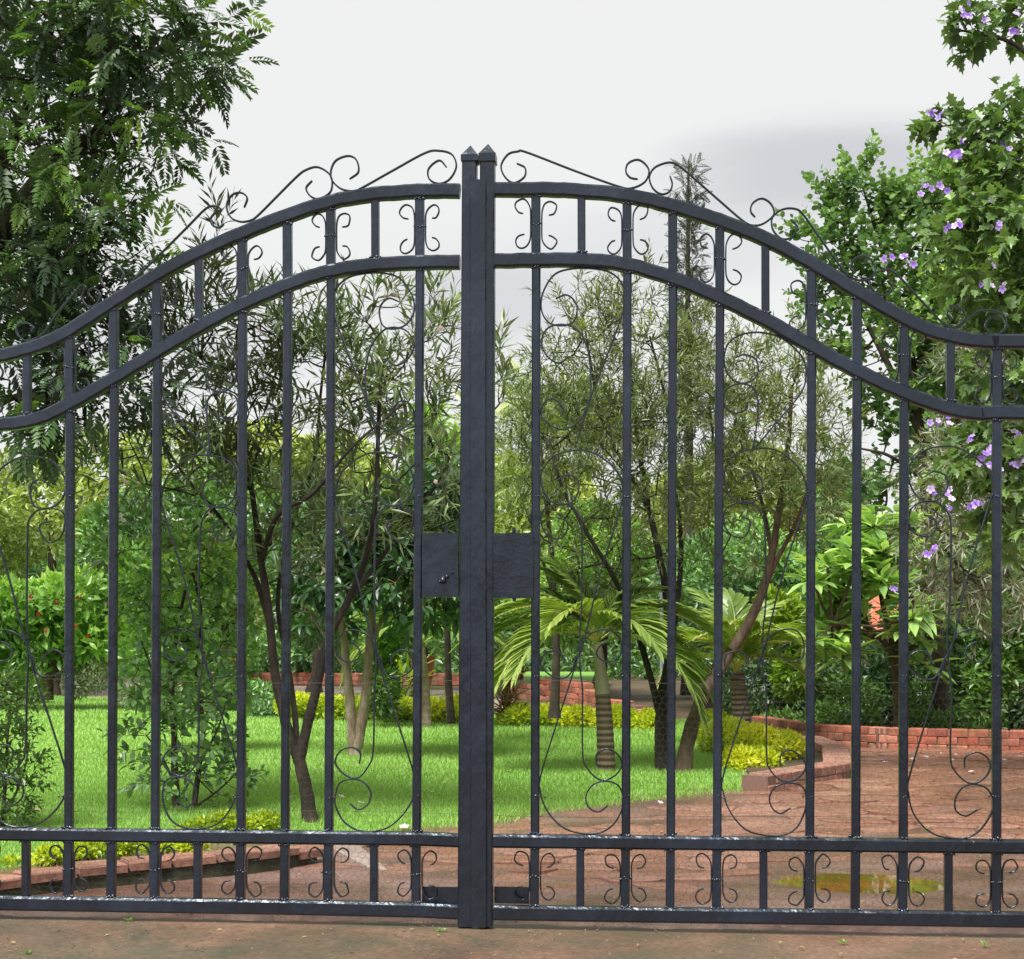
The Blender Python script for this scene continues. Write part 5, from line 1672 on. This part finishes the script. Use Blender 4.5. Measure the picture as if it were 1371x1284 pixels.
bush("lime_hedge", "row of lime seedlings along the top of the mossy kerb at bottom left", "hedge",
     [(12, 1160, 16, 8, 6.35, .08), (66, 1145, 20, 10, 6.4, .08), (110, 1138, 22, 10, 6.5, .08), (160, 1133, 24, 9, 6.6, .08), (210, 1133, 22, 8, 6.6, .08), (255, 1131, 20, 7, 6.65, .08), (-30, 1160, 24, 9, 6.3, .08)], T_SMALL, L_LIME, 3600, .03, .6, .25, LH, shell=.1, f=5)

bush("vine_bush", "leafy green vine bush climbing a pole left of the gate posts", "bush", [(515, 850, 24, 40, 15.5, .3), (512, 920, 24, 45, 15.5, .3), (500, 800, 22, 30, 15.5, .3)], T_OV, L_BRIGHT, 2600, .075, .2, .25)
root = bush("flowering_shrub", "broad light green shrub dotted with red flowers at the far left of the garden", "shrub",
            [(30, 820, 60, 45, 19, .7), (90, 810, 60, 45, 19, .7), (130, 850, 45, 40, 19, .6), (60, 860, 60, 35, 19, .6), (160, 805, 30, 40, 19, .5), (-30, 840, 60, 60, 19, .6)], T_OV, L_BRIGHT, 5200, .15, .45, .25,
            trunk=[[(62, 936), (64, 900), (58, 860)], [(64, 905), (80, 880), (95, 850)]], bark=B_TAN, trunk_r=.1)
rme = flower_mesh("flower", F_RED, 6, .3, .3)
for q in ((52, 822), (60, 845), (108, 798), (118, 852), (146, 808), (150, 818), (40, 800), (100, 838), (75, 806)):
    o = bpy.data.objects.new("flower", rme); COL.objects.link(o); o.parent = root
    o.location = Vector(P(*q, 18.3)) - root.location; o.scale = (.035,) * 3; o.rotation_euler = (1.3, .2, rng.uniform(0, 6))
bush("garden_bush", "silvery small bush at the back edge of the lawn, left of the dark shrub", "bush", [(130, 900, 28, 30, 19, .4), (105, 915, 22, 22, 19, .3), (180, 930, 25, 18, 19, .3)], T_OV, L_GREY, 2200, .06, .6, .2)
bush("garden_bush", "dark rounded bush with tiny pink flowers beyond the far brick wall at the left", "bush",
     [(400, 865, 45, 38, 31, 1), (440, 880, 50, 30, 31, 1), (340, 880, 50, 25, 31, 1)], T_SMALL, L_SHRUB, 6000, .14, .5, .2)
bush("garden_bush", "low leafy bush below the pot at the far left of the lawn", "bush", [(15, 925, 50, 22, 21, .5), (-40, 920, 50, 26, 21, .5)], T_SMALL, L_BRIGHT, 3000, .1, .35, .2)
bush("garden_bush", "sparse dark plants with pale stems at the back of the lawn near the V-shaped tree", "bush", [(330, 930, 40, 16, 19, .4), (355, 955, 26, 14, 17.5, .3), (280, 925, 30, 14, 19, .3)], T_SMALL, L_SHRUB, 2600, .085, .6, .25)
bush("climbing_plant", "dense column of climbing leaves hanging over the brick wall at the far right", "climber",
     [(1330, 850, 38, 45, 13.7, .35), (1326, 900, 30, 50, 13.6, .3), (1320, 945, 24, 35, 13.5, .25), (1370, 850, 40, 60, 13.8, .4)], T_OV, L_BRIGHT, 3600, .085, .12, .2, f=3)
# hedge mass along the back of the brick wall, right
bush("garden_hedge", "tall dark green hedge behind the brick wall at the right", "hedge",
     [(1010, 900, 60, 75, 17, .7), (1090, 910, 60, 70, 16.8, .7), (1160, 920, 60, 60, 16.5, .7), (1230, 915, 60, 70, 16.2, .7), (1300, 905, 60, 80, 16, .7), (1380, 900, 70, 90, 15.8, .7), (1470, 900, 80, 110, 15.6, .8), (1100, 830, 70, 60, 18, .8), (1290, 820, 90, 60, 17, .8)],
     T_OV, L_HEDGE, 30000, .085, .34, .28, shell=.35)
bush("garden_hedge", "weeds and ivy along the foot of the hedge beyond the brick wall", "undergrowth",
     [(1060, 965, 40, 14, 14.9, .3), (1110, 960, 30, 20, 14.8, .3), (1150, 965, 34, 14, 14.6, .3), (1130, 935, 50, 28, 15.2, .3), (1100, 900, 30, 22, 15.6, .3), (1230, 940, 34, 24, 14.9, .3), (1240, 965, 30, 16, 14.2, .3), (1290, 962, 24, 16, 14.1, .3)], T_SMALL, L_BRIGHT, 5000, .06, .15, .25)

bush("garden_bush", "fresh green leafy bush seen through the top of the dark shrub at the left", "bush",
     [(300, 770, 42, 50, 12, .4), (185, 780, 42, 55, 12, .4), (240, 800, 60, 60, 12, .45), (215, 870, 60, 45, 12, .45), (300, 880, 40, 40, 12, .4), (250, 935, 60, 30, 12, .4)], T_OV, L_BRIGHT, 3600, .085, .28, .25, f=2.5)
bush("garden_bush", "yellow-green bush between the low palm and the frangipani at the right", "bush",
     [(1056, 840, 28, 40, 15.2, .4), (1060, 900, 30, 40, 15.2, .4), (1035, 815, 24, 25, 15.2, .3)], T_OV, L_LIME, 3000, .075, .15, .2)
# middle-distance shrubs and trees
BT = "leafy trees behind the lawn"
def bgtree(label, lobes, tmpl, mat, n_, size, tone, amp, trunk_px, Yt, tw=.12, **k):
    bush("garden_tree", label, "tree", lobes, tmpl, mat, n_, size, tone, amp, BT, trunk=[[(trunk_px, HY + CZ * FPX / Yt + 2), (trunk_px + 6, 860), (trunk_px - 5, lobes[0][1])]], trunk_r=tw, base_px=trunk_px, **k)


bgtree("dense olive-green tree behind the V-shaped oleander at the left", [(250, 720, 110, 80, 22, 1.6), (340, 700, 90, 80, 22, 1.6), (180, 740, 90, 70, 22, 1.5)], T_OV, L_HEDGE, 9000, .13, .5, .3, 262, 22)
bgtree("light green tree behind the far left bars", [(60, 680, 100, 70, 24, 1.6), (150, 640, 90, 60, 24, 1.6), (-40, 700, 100, 100, 24, 1.6), (230, 620, 80, 50, 24, 1.5)], T_OV, L_FAR, 10000, .14, .42, .3, 70, 24)
bgtree("shadowy tree with dark branches under the far left canopy", [(60, 770, 130, 60, 27, 1.6), (200, 790, 130, 50, 27, 1.6), (-60, 780, 100, 60, 27, 1.5)], T_OV, L_SHRUB, 9000, .15, .4, .3, 110, 27)
bgtree("fresh green tree top seen between the V-shaped stems", [(430, 640, 90, 60, 26, 1.6), (350, 620, 80, 45, 26, 1.6), (510, 690, 70, 60, 26, 1.6)], T_OV, L_FAR, 8000, .16, .5, .3, 420, 26)
bgtree("bright yellow-green tree directly behind the gate posts", [(680, 700, 80, 85, 25, 1.7), (620, 740, 70, 80, 25, 1.6), (740, 690, 60, 70, 25, 1.6)], T_OV, L_FAR, 10000, .16, .55, .25, 690, 25)
bgtree("bright green tree above the small palm", [(790, 740, 70, 70, 23, 1.5), (850, 780, 70, 60, 23, 1.5), (740, 800, 60, 60, 23, 1.4)], T_OV, L_BRIGHT, 8000, .14, .4, .3, 800, 23)
bgtree("dark dense tree between the two fine-leaved trees", [(930, 800, 70, 80, 20, 1.4), (1000, 760, 70, 70, 20, 1.4), (1050, 800, 60, 70, 20, 1.4)], T_OV, L_SHRUB, 10000, .12, .5, .3, 950, 20)
bgtree("mid green tree behind the leaning pale trunk", [(1000, 660, 80, 60, 27, 1.6), (930, 680, 70, 60, 27, 1.6), (1080, 700, 70, 60, 27, 1.6)], T_OV, L_FAR, 9000, .16, .4, .3, 1010, 27)
bgtree("shrubby tree behind the gap right of the leaning trunk", [(1120, 740, 50, 60, 21, 1.2), (1080, 790, 50, 55, 21, 1.2), (1130, 660, 30, 40, 21, .8)], T_OV, L_ROUND, 5000, .12, .4, .25, 1110, 21)
bgtree("round-leaved tree filling the gaps behind the flowering tree at the right edge", [(1330, 440, 70, 130, 18, 1.0), (1270, 540, 60, 90, 18, 1.0), (1390, 500, 70, 160, 18, 1.0), (1300, 620, 70, 60, 18, 1.0)], T_RND, L_ROUND, 7000, .085, .35, .3, 1340, 18, shell=.2)
bgtree("deep green tree mass right of the frangipani", [(1290, 790, 90, 70, 21, 1.4), (1380, 740, 80, 110, 21, 1.4), (1240, 820, 60, 60, 21, 1.2), (1470, 700, 90, 160, 21, 1.5)], T_OV, L_SHRUB, 10000, .13, .5, .3, 1300, 21)
bgtree("dark tree behind the slender young palm", [(500, 830, 70, 50, 24, 1.4), (600, 830, 60, 40, 24, 1.4), (430, 820, 60, 50, 24, 1.4), (640, 830, 60, 60, 24, 1.4)], T_OV, L_SHRUB, 9000, .13, .55, .3, 560, 24)

# far wood closing the horizon
fw = MB()
for k in range(80):
    Y = rng.uniform(38, 62); x = rng.uniform(-.62, .62) * Y
    hgt = rng.uniform(3.4, 5.6) * (Y / 48)
    n_ = 420
    u = nrm(rv(n_)); r = rng.uniform(.55, 1.05, n_)
    p = np.array((x, Y, hgt * .5)) + u * r[:, None] * np.array((rng.uniform(2.2, 3.4), 1.8, hgt * .52))
    put_leaves(fw, T_OVW, p, nrm(u + rv(n_, .6)), rng.uniform(.35, .6, n_), np.clip(rng.uniform(.15, .55) + rng.normal(0, .15, n_), 0, 1), .6, up=u * .7 + np.array((0, 0, .5)))
for k in range(3):
    xs = np.linspace(-60, 60, 160)
    # dark thicket under the wood
    n_ = 9000
    p = np.stack([rng.uniform(-38, 38, n_), 40 + k * 6 + rng.uniform(-1.5, 1.5, n_), rng.uniform(0, 3.4, n_)], 1)
    put_leaves(fw, T_OVW, p, rv(n_), rng.uniform(.4, .7, n_), np.clip(.15 + rng.normal(0, .12, n_), 0, 1), .8)
o = fw.build("distant_wood", L_FAR); tag(o, "hazy green wood closing the view far behind the garden", "wood", kind='stuff')
# far undergrowth between garden and wood
ug = MB()
n_ = 26000
yy = rng.uniform(33, 40, n_); p = np.stack([rng.uniform(-.5, .5, n_) * yy, yy, rng.uniform(0, 1.2, n_) * rng.uniform(0, 1, n_)], 1)
put_leaves(ug, T_OV, p, rv(n_) + np.array((0, 0, .6)), rng.uniform(.12, .24, n_), np.clip(.35 + rng.normal(0, .2, n_), 0, 1), .6)
o = ug.build("undergrowth", L_HEDGE); tag(o, "low tangled undergrowth beyond the far brick wall", "undergrowth", kind='stuff')

# pink blossoms on the oleander
root, org, b, d, LL = OLE1
pme = flower_mesh("flower", F_PINK, 5, .25, .5, .4)
for q in ((518, 398), (508, 420), (575, 435), (583, 428), (127, 600), (130, 610), (163, 640), (168, 645), (161, 690), (165, 697), (278, 684), (282, 690), (583, 645), (345, 440), (455, 445), (530, 395), (590, 440), (640, 590), (590, 765)):
    o = bpy.data.objects.new("flower", pme); COL.objects.link(o); o.parent = root
    o.location = P(*q, 7.3 + rng.uniform(-.2, .2)) - org; s = rng.uniform(.012, .018); o.scale = (s, s, s); o.rotation_euler = (rng.uniform(.6, 1.8), rng.uniform(-.5, .5), rng.uniform(0, 6))


# ------------------------------------------------------------------ pots, pole, house, litter
def lathe(profile, sides=20):
    pr = np.array(profile); k = len(pr)
    th = np.linspace(0, 2 * math.pi, sides, endpoint=False)
    v = np.stack([pr[:, None, 0] * np.cos(th), pr[:, None, 0] * np.sin(th), np.broadcast_to(pr[:, None, 1], (k, sides))], -1).reshape(-1, 3)
    idx = np.arange(k * sides).reshape(k, sides)
    q = np.stack([idx[:-1], np.roll(idx, -1, 1)[:-1], np.roll(idx, -1, 1)[1:], idx[1:]], -1).reshape(-1, 4)
    return MB().add(v, q)


def pot(label, px, pyb, Y, h, r):
    base = P(px, pyb, Y); z0 = max(-.03, base[2])
    root = empty("plant_pot", (base[0], Y, z0)); tag(root, label, "plant pot", "terracotta pots in the garden")
    o = lathe([(.001, 0), (r * .62, 0), (r * .7, h * .1), (r * .93, h * .45), (r, h * .75), (r * .92, h * .86), (r * 1.0, h * .88), (r * 1.08, h * .9), (r * 1.08, h * .98), (r * 1.02, h), (r * .92, h), (r * .88, h * .9), (.001, h * .88)], 24)
    o.build("pot_body", M_TERRA, root, smooth=True)
    mb = MB(); n_ = 60
    az = rng.uniform(0, 6.28, n_); el = rng.uniform(.2, 1.4, n_)
    d = np.stack([np.cos(az) * np.cos(el), np.sin(az) * np.cos(el), np.sin(el)], 1)
    put_leaves(mb, T_PLUM, np.array((0, 0, h * .9)) + d * rng.uniform(.02, r * 1.2, n_)[:, None], d, rng.uniform(.12, .3, n_), np.clip(rng.normal(.35, .2, n_), 0, 1), .4)
    mb.build("potted_plant", L_BRIGHT, root)['kind'] = 'stuff'


pot("large terracotta pot just left of the gate posts beyond the lawn", 566, 921, 27.5, .60, .215)
pot("terracotta pot half hidden behind the dark shrub at the left", 311, 900, 27, .50, .2)
pot("terracotta pot at the far left edge under the red-flowered shrub", 6, 902, 20.5, .40, .17)

# painted metal pole
o = MB().tubes(np.array([P(886, 902, 19), P(885, 850, 19), P(884, 790, 19), P(884, 772, 19)]), np.array([.028, .026, .026, .026]), 10)
base = P(886, 850, 19)
root = empty("garden_pole", (base[0], 19, 0)); tag(root, "thin grey metal lamp pole between the palms at the back of the lawn", "pole")
MB().tubes(np.array([(0, 0, -.02), (0, 0, .9), (0, 0, 1.75)]), np.array([.028, .026, .026]), 10).build("shaft", M_POLE, root, smooth=True)
lathe([(.001, 1.84), (.05, 1.82), (.075, 1.77), (.07, 1.74), (.03, 1.73)], 12).build("lamp_head", M_POLE, root, smooth=True)

# house glimpsed through the leaves
Y = 24
c = P(1185, 850, Y)
root = empty("garden_house", (c[0], Y, 0), math.radians(12)); tag(root, "small pale house with a red tiled roof glimpsed through the frangipani", "house")
wl_ = 3.2; hh_ = 1.02
wal = MB().box((0, 1.2, hh_ / 2 - .02), (wl_, 2.4, hh_)); wal.build("wall", M_WALLP, root)
# roof with ridge and eaves, real tiles in courses
rf = bpy.data.objects.new("roof", None)
rl, rh, ov = wl_ / 2 + .25, .55, .25
mb = MB()
v = np.array([(-rl, -ov, hh_ - .02), (rl, -ov, hh_ - .02), (rl, 1.2, hh_ + rh), (-rl, 1.2, hh_ + rh), (-rl, 2.4 + ov, hh_ - .02), (rl, 2.4 + ov, hh_ - .02)])
v2 = v - np.array((0, 0, .06))
mb.add(np.vstack([v, v2]), [(0, 1, 2, 3), (3, 2, 5, 4), (7, 6, 9, 8), (8, 9, 10, 11), (0, 6, 7, 1), (4, 5, 11, 10)])
mb.add(np.array([(-rl + .25, 0, hh_ - .06), (-rl + .25, 1.2, hh_ + rh - .08), (-rl + .25, 2.4, hh_ - .06), (rl - .25, 0, hh_ - .06), (rl - .25, 1.2, hh_ + rh - .08), (rl - .25, 2.4, hh_ - .06)]), np.array([(0, 1, 2), (3, 5, 4)]))
ro = mb.build("roof", M_ROOF, root)
tl_ = MB()
sl = math.atan2(rh, 1.2 + ov)
for r_ in range(6):
    for c_ in range(int(2 * rl / .2)):
        x = -rl + .1 + c_ * .2; t_ = (r_ + .5) / 6
        y = -ov + t_ * (1.2 + ov); z = hh_ - .02 + t_ * rh + .025
        a = np.linspace(-1.4, 1.4, 5)
        ring = np.stack([x + .09 * np.sin(a), np.zeros(5), .045 * np.cos(a)], 1)
        p0 = ring + np.array((0, y - .13, z - .13 * math.tan(sl) + .012)); p1 = ring + np.array((0, y + .13, z + .13 * math.tan(sl)))
        tl_.add(np.vstack([p0, p1]), [(k, k + 1, 6 + k, 5 + k) for k in range(4)])
tl_.build("roof_tiles", M_ROOF, ro)['kind'] = 'stuff'
for x in (-.9, .4):
    w_ = MB().box((x, -.02, .62), (.5, .05, .45)); wo_ = w_.build("window", M_WALLP, root)
    MB().box((x, -.05, .62), (.42, .02, .37)).build("pane", M_GLASS, wo_)

# fallen blossoms
fb = flower_mesh("fallen_blossom", F_PINK, 5, .18, .5, .45)
LP = [((541, 1104), "largest pink blossom lying on the grass just left of the gate posts"), ((483, 1084), "small pink blossom on the grass inside the lower scroll left of the posts"), ((457, 1077), "white blossom on the grass by the bar left of the lower scroll"),
      ((393, 1080), "pink blossom lying beside the foot of the V-shaped tree"), ((674, 1069), "pale blossom on the grass right of the gate posts"), ((709, 1096), "pink blossom at the lawn edge beside the first bar right of the posts"),
      ((884, 1075), "pink blossom at the lawn edge left of the thin middle bar"), ((612, 1110), "small blossom on the grass touching the left of the gate posts"), ((799, 1057), "pale blossom on the grass within the lower scroll right of the posts")]
for (q, lab) in LP:
    g_ = G(*q, .03)
    o = bpy.data.objects.new("fallen_blossom", fb); COL.objects.link(o)
    z = lawn_z(g_[0], g_[1]) + .022
    o.location = (g_[0], g_[1], z); s = rng.uniform(.016, .024) * (1.3 if q[0] == 541 else 1); o.scale = (s, s, s); o.rotation_euler = (rng.uniform(-.5, .5), rng.uniform(-.5, .5), rng.uniform(0, 6))
    tag(o, lab, "blossom", "blossoms fallen on the lawn")
WL = ["white petal nearest the end of the raised brick bed, close to the low wall", "white petal on the pavers just right of the bar at the frangipani trunk", "white petal on the drive below the foot of the frangipani",
      "small white petal against the wall, left of the right-hand tall scroll", "white petal just left of the double curl of the right-hand scroll", "white petal close to the low wall above the right-hand double curl",
      "white petal inside the double curl of the right-hand scroll", "white petal touching the left side of the last bar at the right", "white petal just left of the last bar, nearest the low wall", "white petal just right of the last bar at the right",
      "rightmost white petal at the edge of the photo", "lower of two petals left of the right-hand tall scroll", "white petal between the tall scroll and the frangipani trunk", "white petal between the double curl and the last bar", "white petal nearest the low wall in the middle of the right-hand bay"]
for q in ((1105, 996), (1182, 1020), (1222, 1019), (1262, 1012), (1275, 1020), (1280, 1013), (1300, 1036), (1330, 1018), (1337, 1014), (1345, 1020), (1366, 1015), (1185, 1023), (1240, 1016), (1316, 1013), (1296, 1008)):
    g_ = G(*q)
    o = bpy.data.objects.new("fallen_blossom", fb); COL.objects.link(o)
    o.location = (g_[0], g_[1], .016); s = rng.uniform(.018, .028); o.scale = (s, s, s); o.rotation_euler = (rng.uniform(-.3, .3), rng.uniform(-.3, .3), rng.uniform(0, 6))
    tag(o, WL.pop(0), "blossom", "white petals on the driveway")

# leaf litter, weeds in the joints, grit
lit = MB()
n_ = 900
lx = rng.uniform(-2.6, 3.2, n_); ly = rng.uniform(4.45, 9.5, n_)
ok = ~inpoly(lx, ly, LAWN)
lx, ly = lx[ok], ly[ok]; n_ = len(lx)
pz = np.stack([lx, ly, np.full(n_, .012)], 1)
a = rng.uniform(0, 6.28, n_)
put_leaves(lit, T_OV, pz, np.stack([np.cos(a), np.sin(a), rng.uniform(-.1, .25, n_)], 1), rng.uniform(.008, .024, n_), rng.uniform(0, 1, n_), .2)
m, nn_, l, bs = new_mat("dry_leaf")
at = nn_.new('ShaderNodeAttribute'); at.attribute_name = 'tone'
r = ramp(nn_, [(0, (.10, .045, .02)), (.5, (.26, .14, .06)), (.8, (.42, .30, .18)), (1, (.20, .30, .05))]); l.new(at.outputs['Fac'], r.inputs['Fac']); l.new(r.outputs[0], bs.inputs['Base Color'])
M_DRY = m
o = lit.build("leaf_litter", M_DRY); tag(o, "scattered scraps of dry leaves on the driveway and apron", "leaf litter", kind='stuff')
lf = MB()
n_ = 260
lx = rng.uniform(-4, 2.2, n_); ly = rng.uniform(6.6, 13, n_)
ok = inpoly(lx, ly, LAWN); lx, ly = lx[ok], ly[ok]; n_ = len(lx)
a = rng.uniform(0, 6.28, n_)
put_leaves(lf, T_OV, np.stack([lx, ly, lawn_z(lx, ly) + .024], 1), np.stack([np.cos(a), np.sin(a), rng.uniform(-.2, .3, n_)], 1), rng.uniform(.02, .05, n_), rng.uniform(0, 1, n_), .3)
o = lf.build("fallen_leaves", M_DRY); tag(o, "dry fallen leaves lying in the lawn grass", "fallen leaves", kind='stuff')
gr = MB()
n_ = 2600
gx = rng.uniform(-2.6, 2.8, n_); gy = rng.uniform(4.4, 6.6, n_); s = rng.uniform(.001, .0035, n_)
ok = ~inpoly(gx, gy, LAWN); gx, gy, s = gx[ok], gy[ok], s[ok]; n_ = len(gx)
oct_v = np.array([(1, 0, 0), (0, 1, 0), (-1, 0, 0), (0, -1, 0), (0, 0, .8), (0, 0, -.8)]) * .5
oct_f = np.array([(0, 1, 4), (1, 2, 4), (2, 3, 4), (3, 0, 4), (1, 0, 5), (2, 1, 5), (3, 2, 5), (0, 3, 5)])
X, Yv, Z = frames(rv(n_), rv(n_))
gr.inst(oct_v, oct_f, np.stack([gx, gy, np.full(n_, .009)], 1), X, Yv, Z, s * 2, rng.uniform(0, 1, n_))
m, nn_, l, bs = new_mat("grit")
at = nn_.new('ShaderNodeAttribute'); at.attribute_name = 'tone'
r = ramp(nn_, [(0, (.08, .045, .03)), (.6, (.18, .12, .09)), (1, (.32, .26, .21))]); l.new(at.outputs['Fac'], r.inputs['Fac']); l.new(r.outputs[0], bs.inputs['Base Color'])
o = gr.build("grit", m); tag(o, "fine grit and gravel scattered on the wet drive and apron", "grit", kind='stuff')
# small weeds
for (q, lab) in (((1240, 1112), "bright weed tuft between pavers inside the right-hand scroll"), ((1062, 1082), "tiny weed in the pavers left of the bar at the right"), ((1183, 1089), "tiny weed in the pavers right of the middle of the drive"), ((590, 1250), "tiny weed on the apron left of the gate posts"),
                 ((1130, 1266), "tiny weed on the apron below the puddle"), ((1318, 1270), "tiny weed on the apron at bottom right"), ((173, 1236), "tiny weed on the apron edge under the left gate leaf"), ((36, 1280), "green leaf scrap on the apron at bottom left")):
    g_ = G(*q); k = 26
    wv_ = MB(); az = rng.uniform(0, 6.28, k); el = rng.uniform(.1, .9, k)
    d = np.stack([np.cos(az) * np.cos(el), np.sin(az) * np.cos(el), np.sin(el)], 1)
    put_leaves(wv_, T_SMALL, d * rng.uniform(0, .012, k)[:, None], d, rng.uniform(.006, .014, k), rng.uniform(.2, .8, k), .3)
    o = wv_.build("weed", L_BRIGHT); o.location = (g_[0], g_[1], .008); tag(o, lab, "weed", "small weeds on the drive")
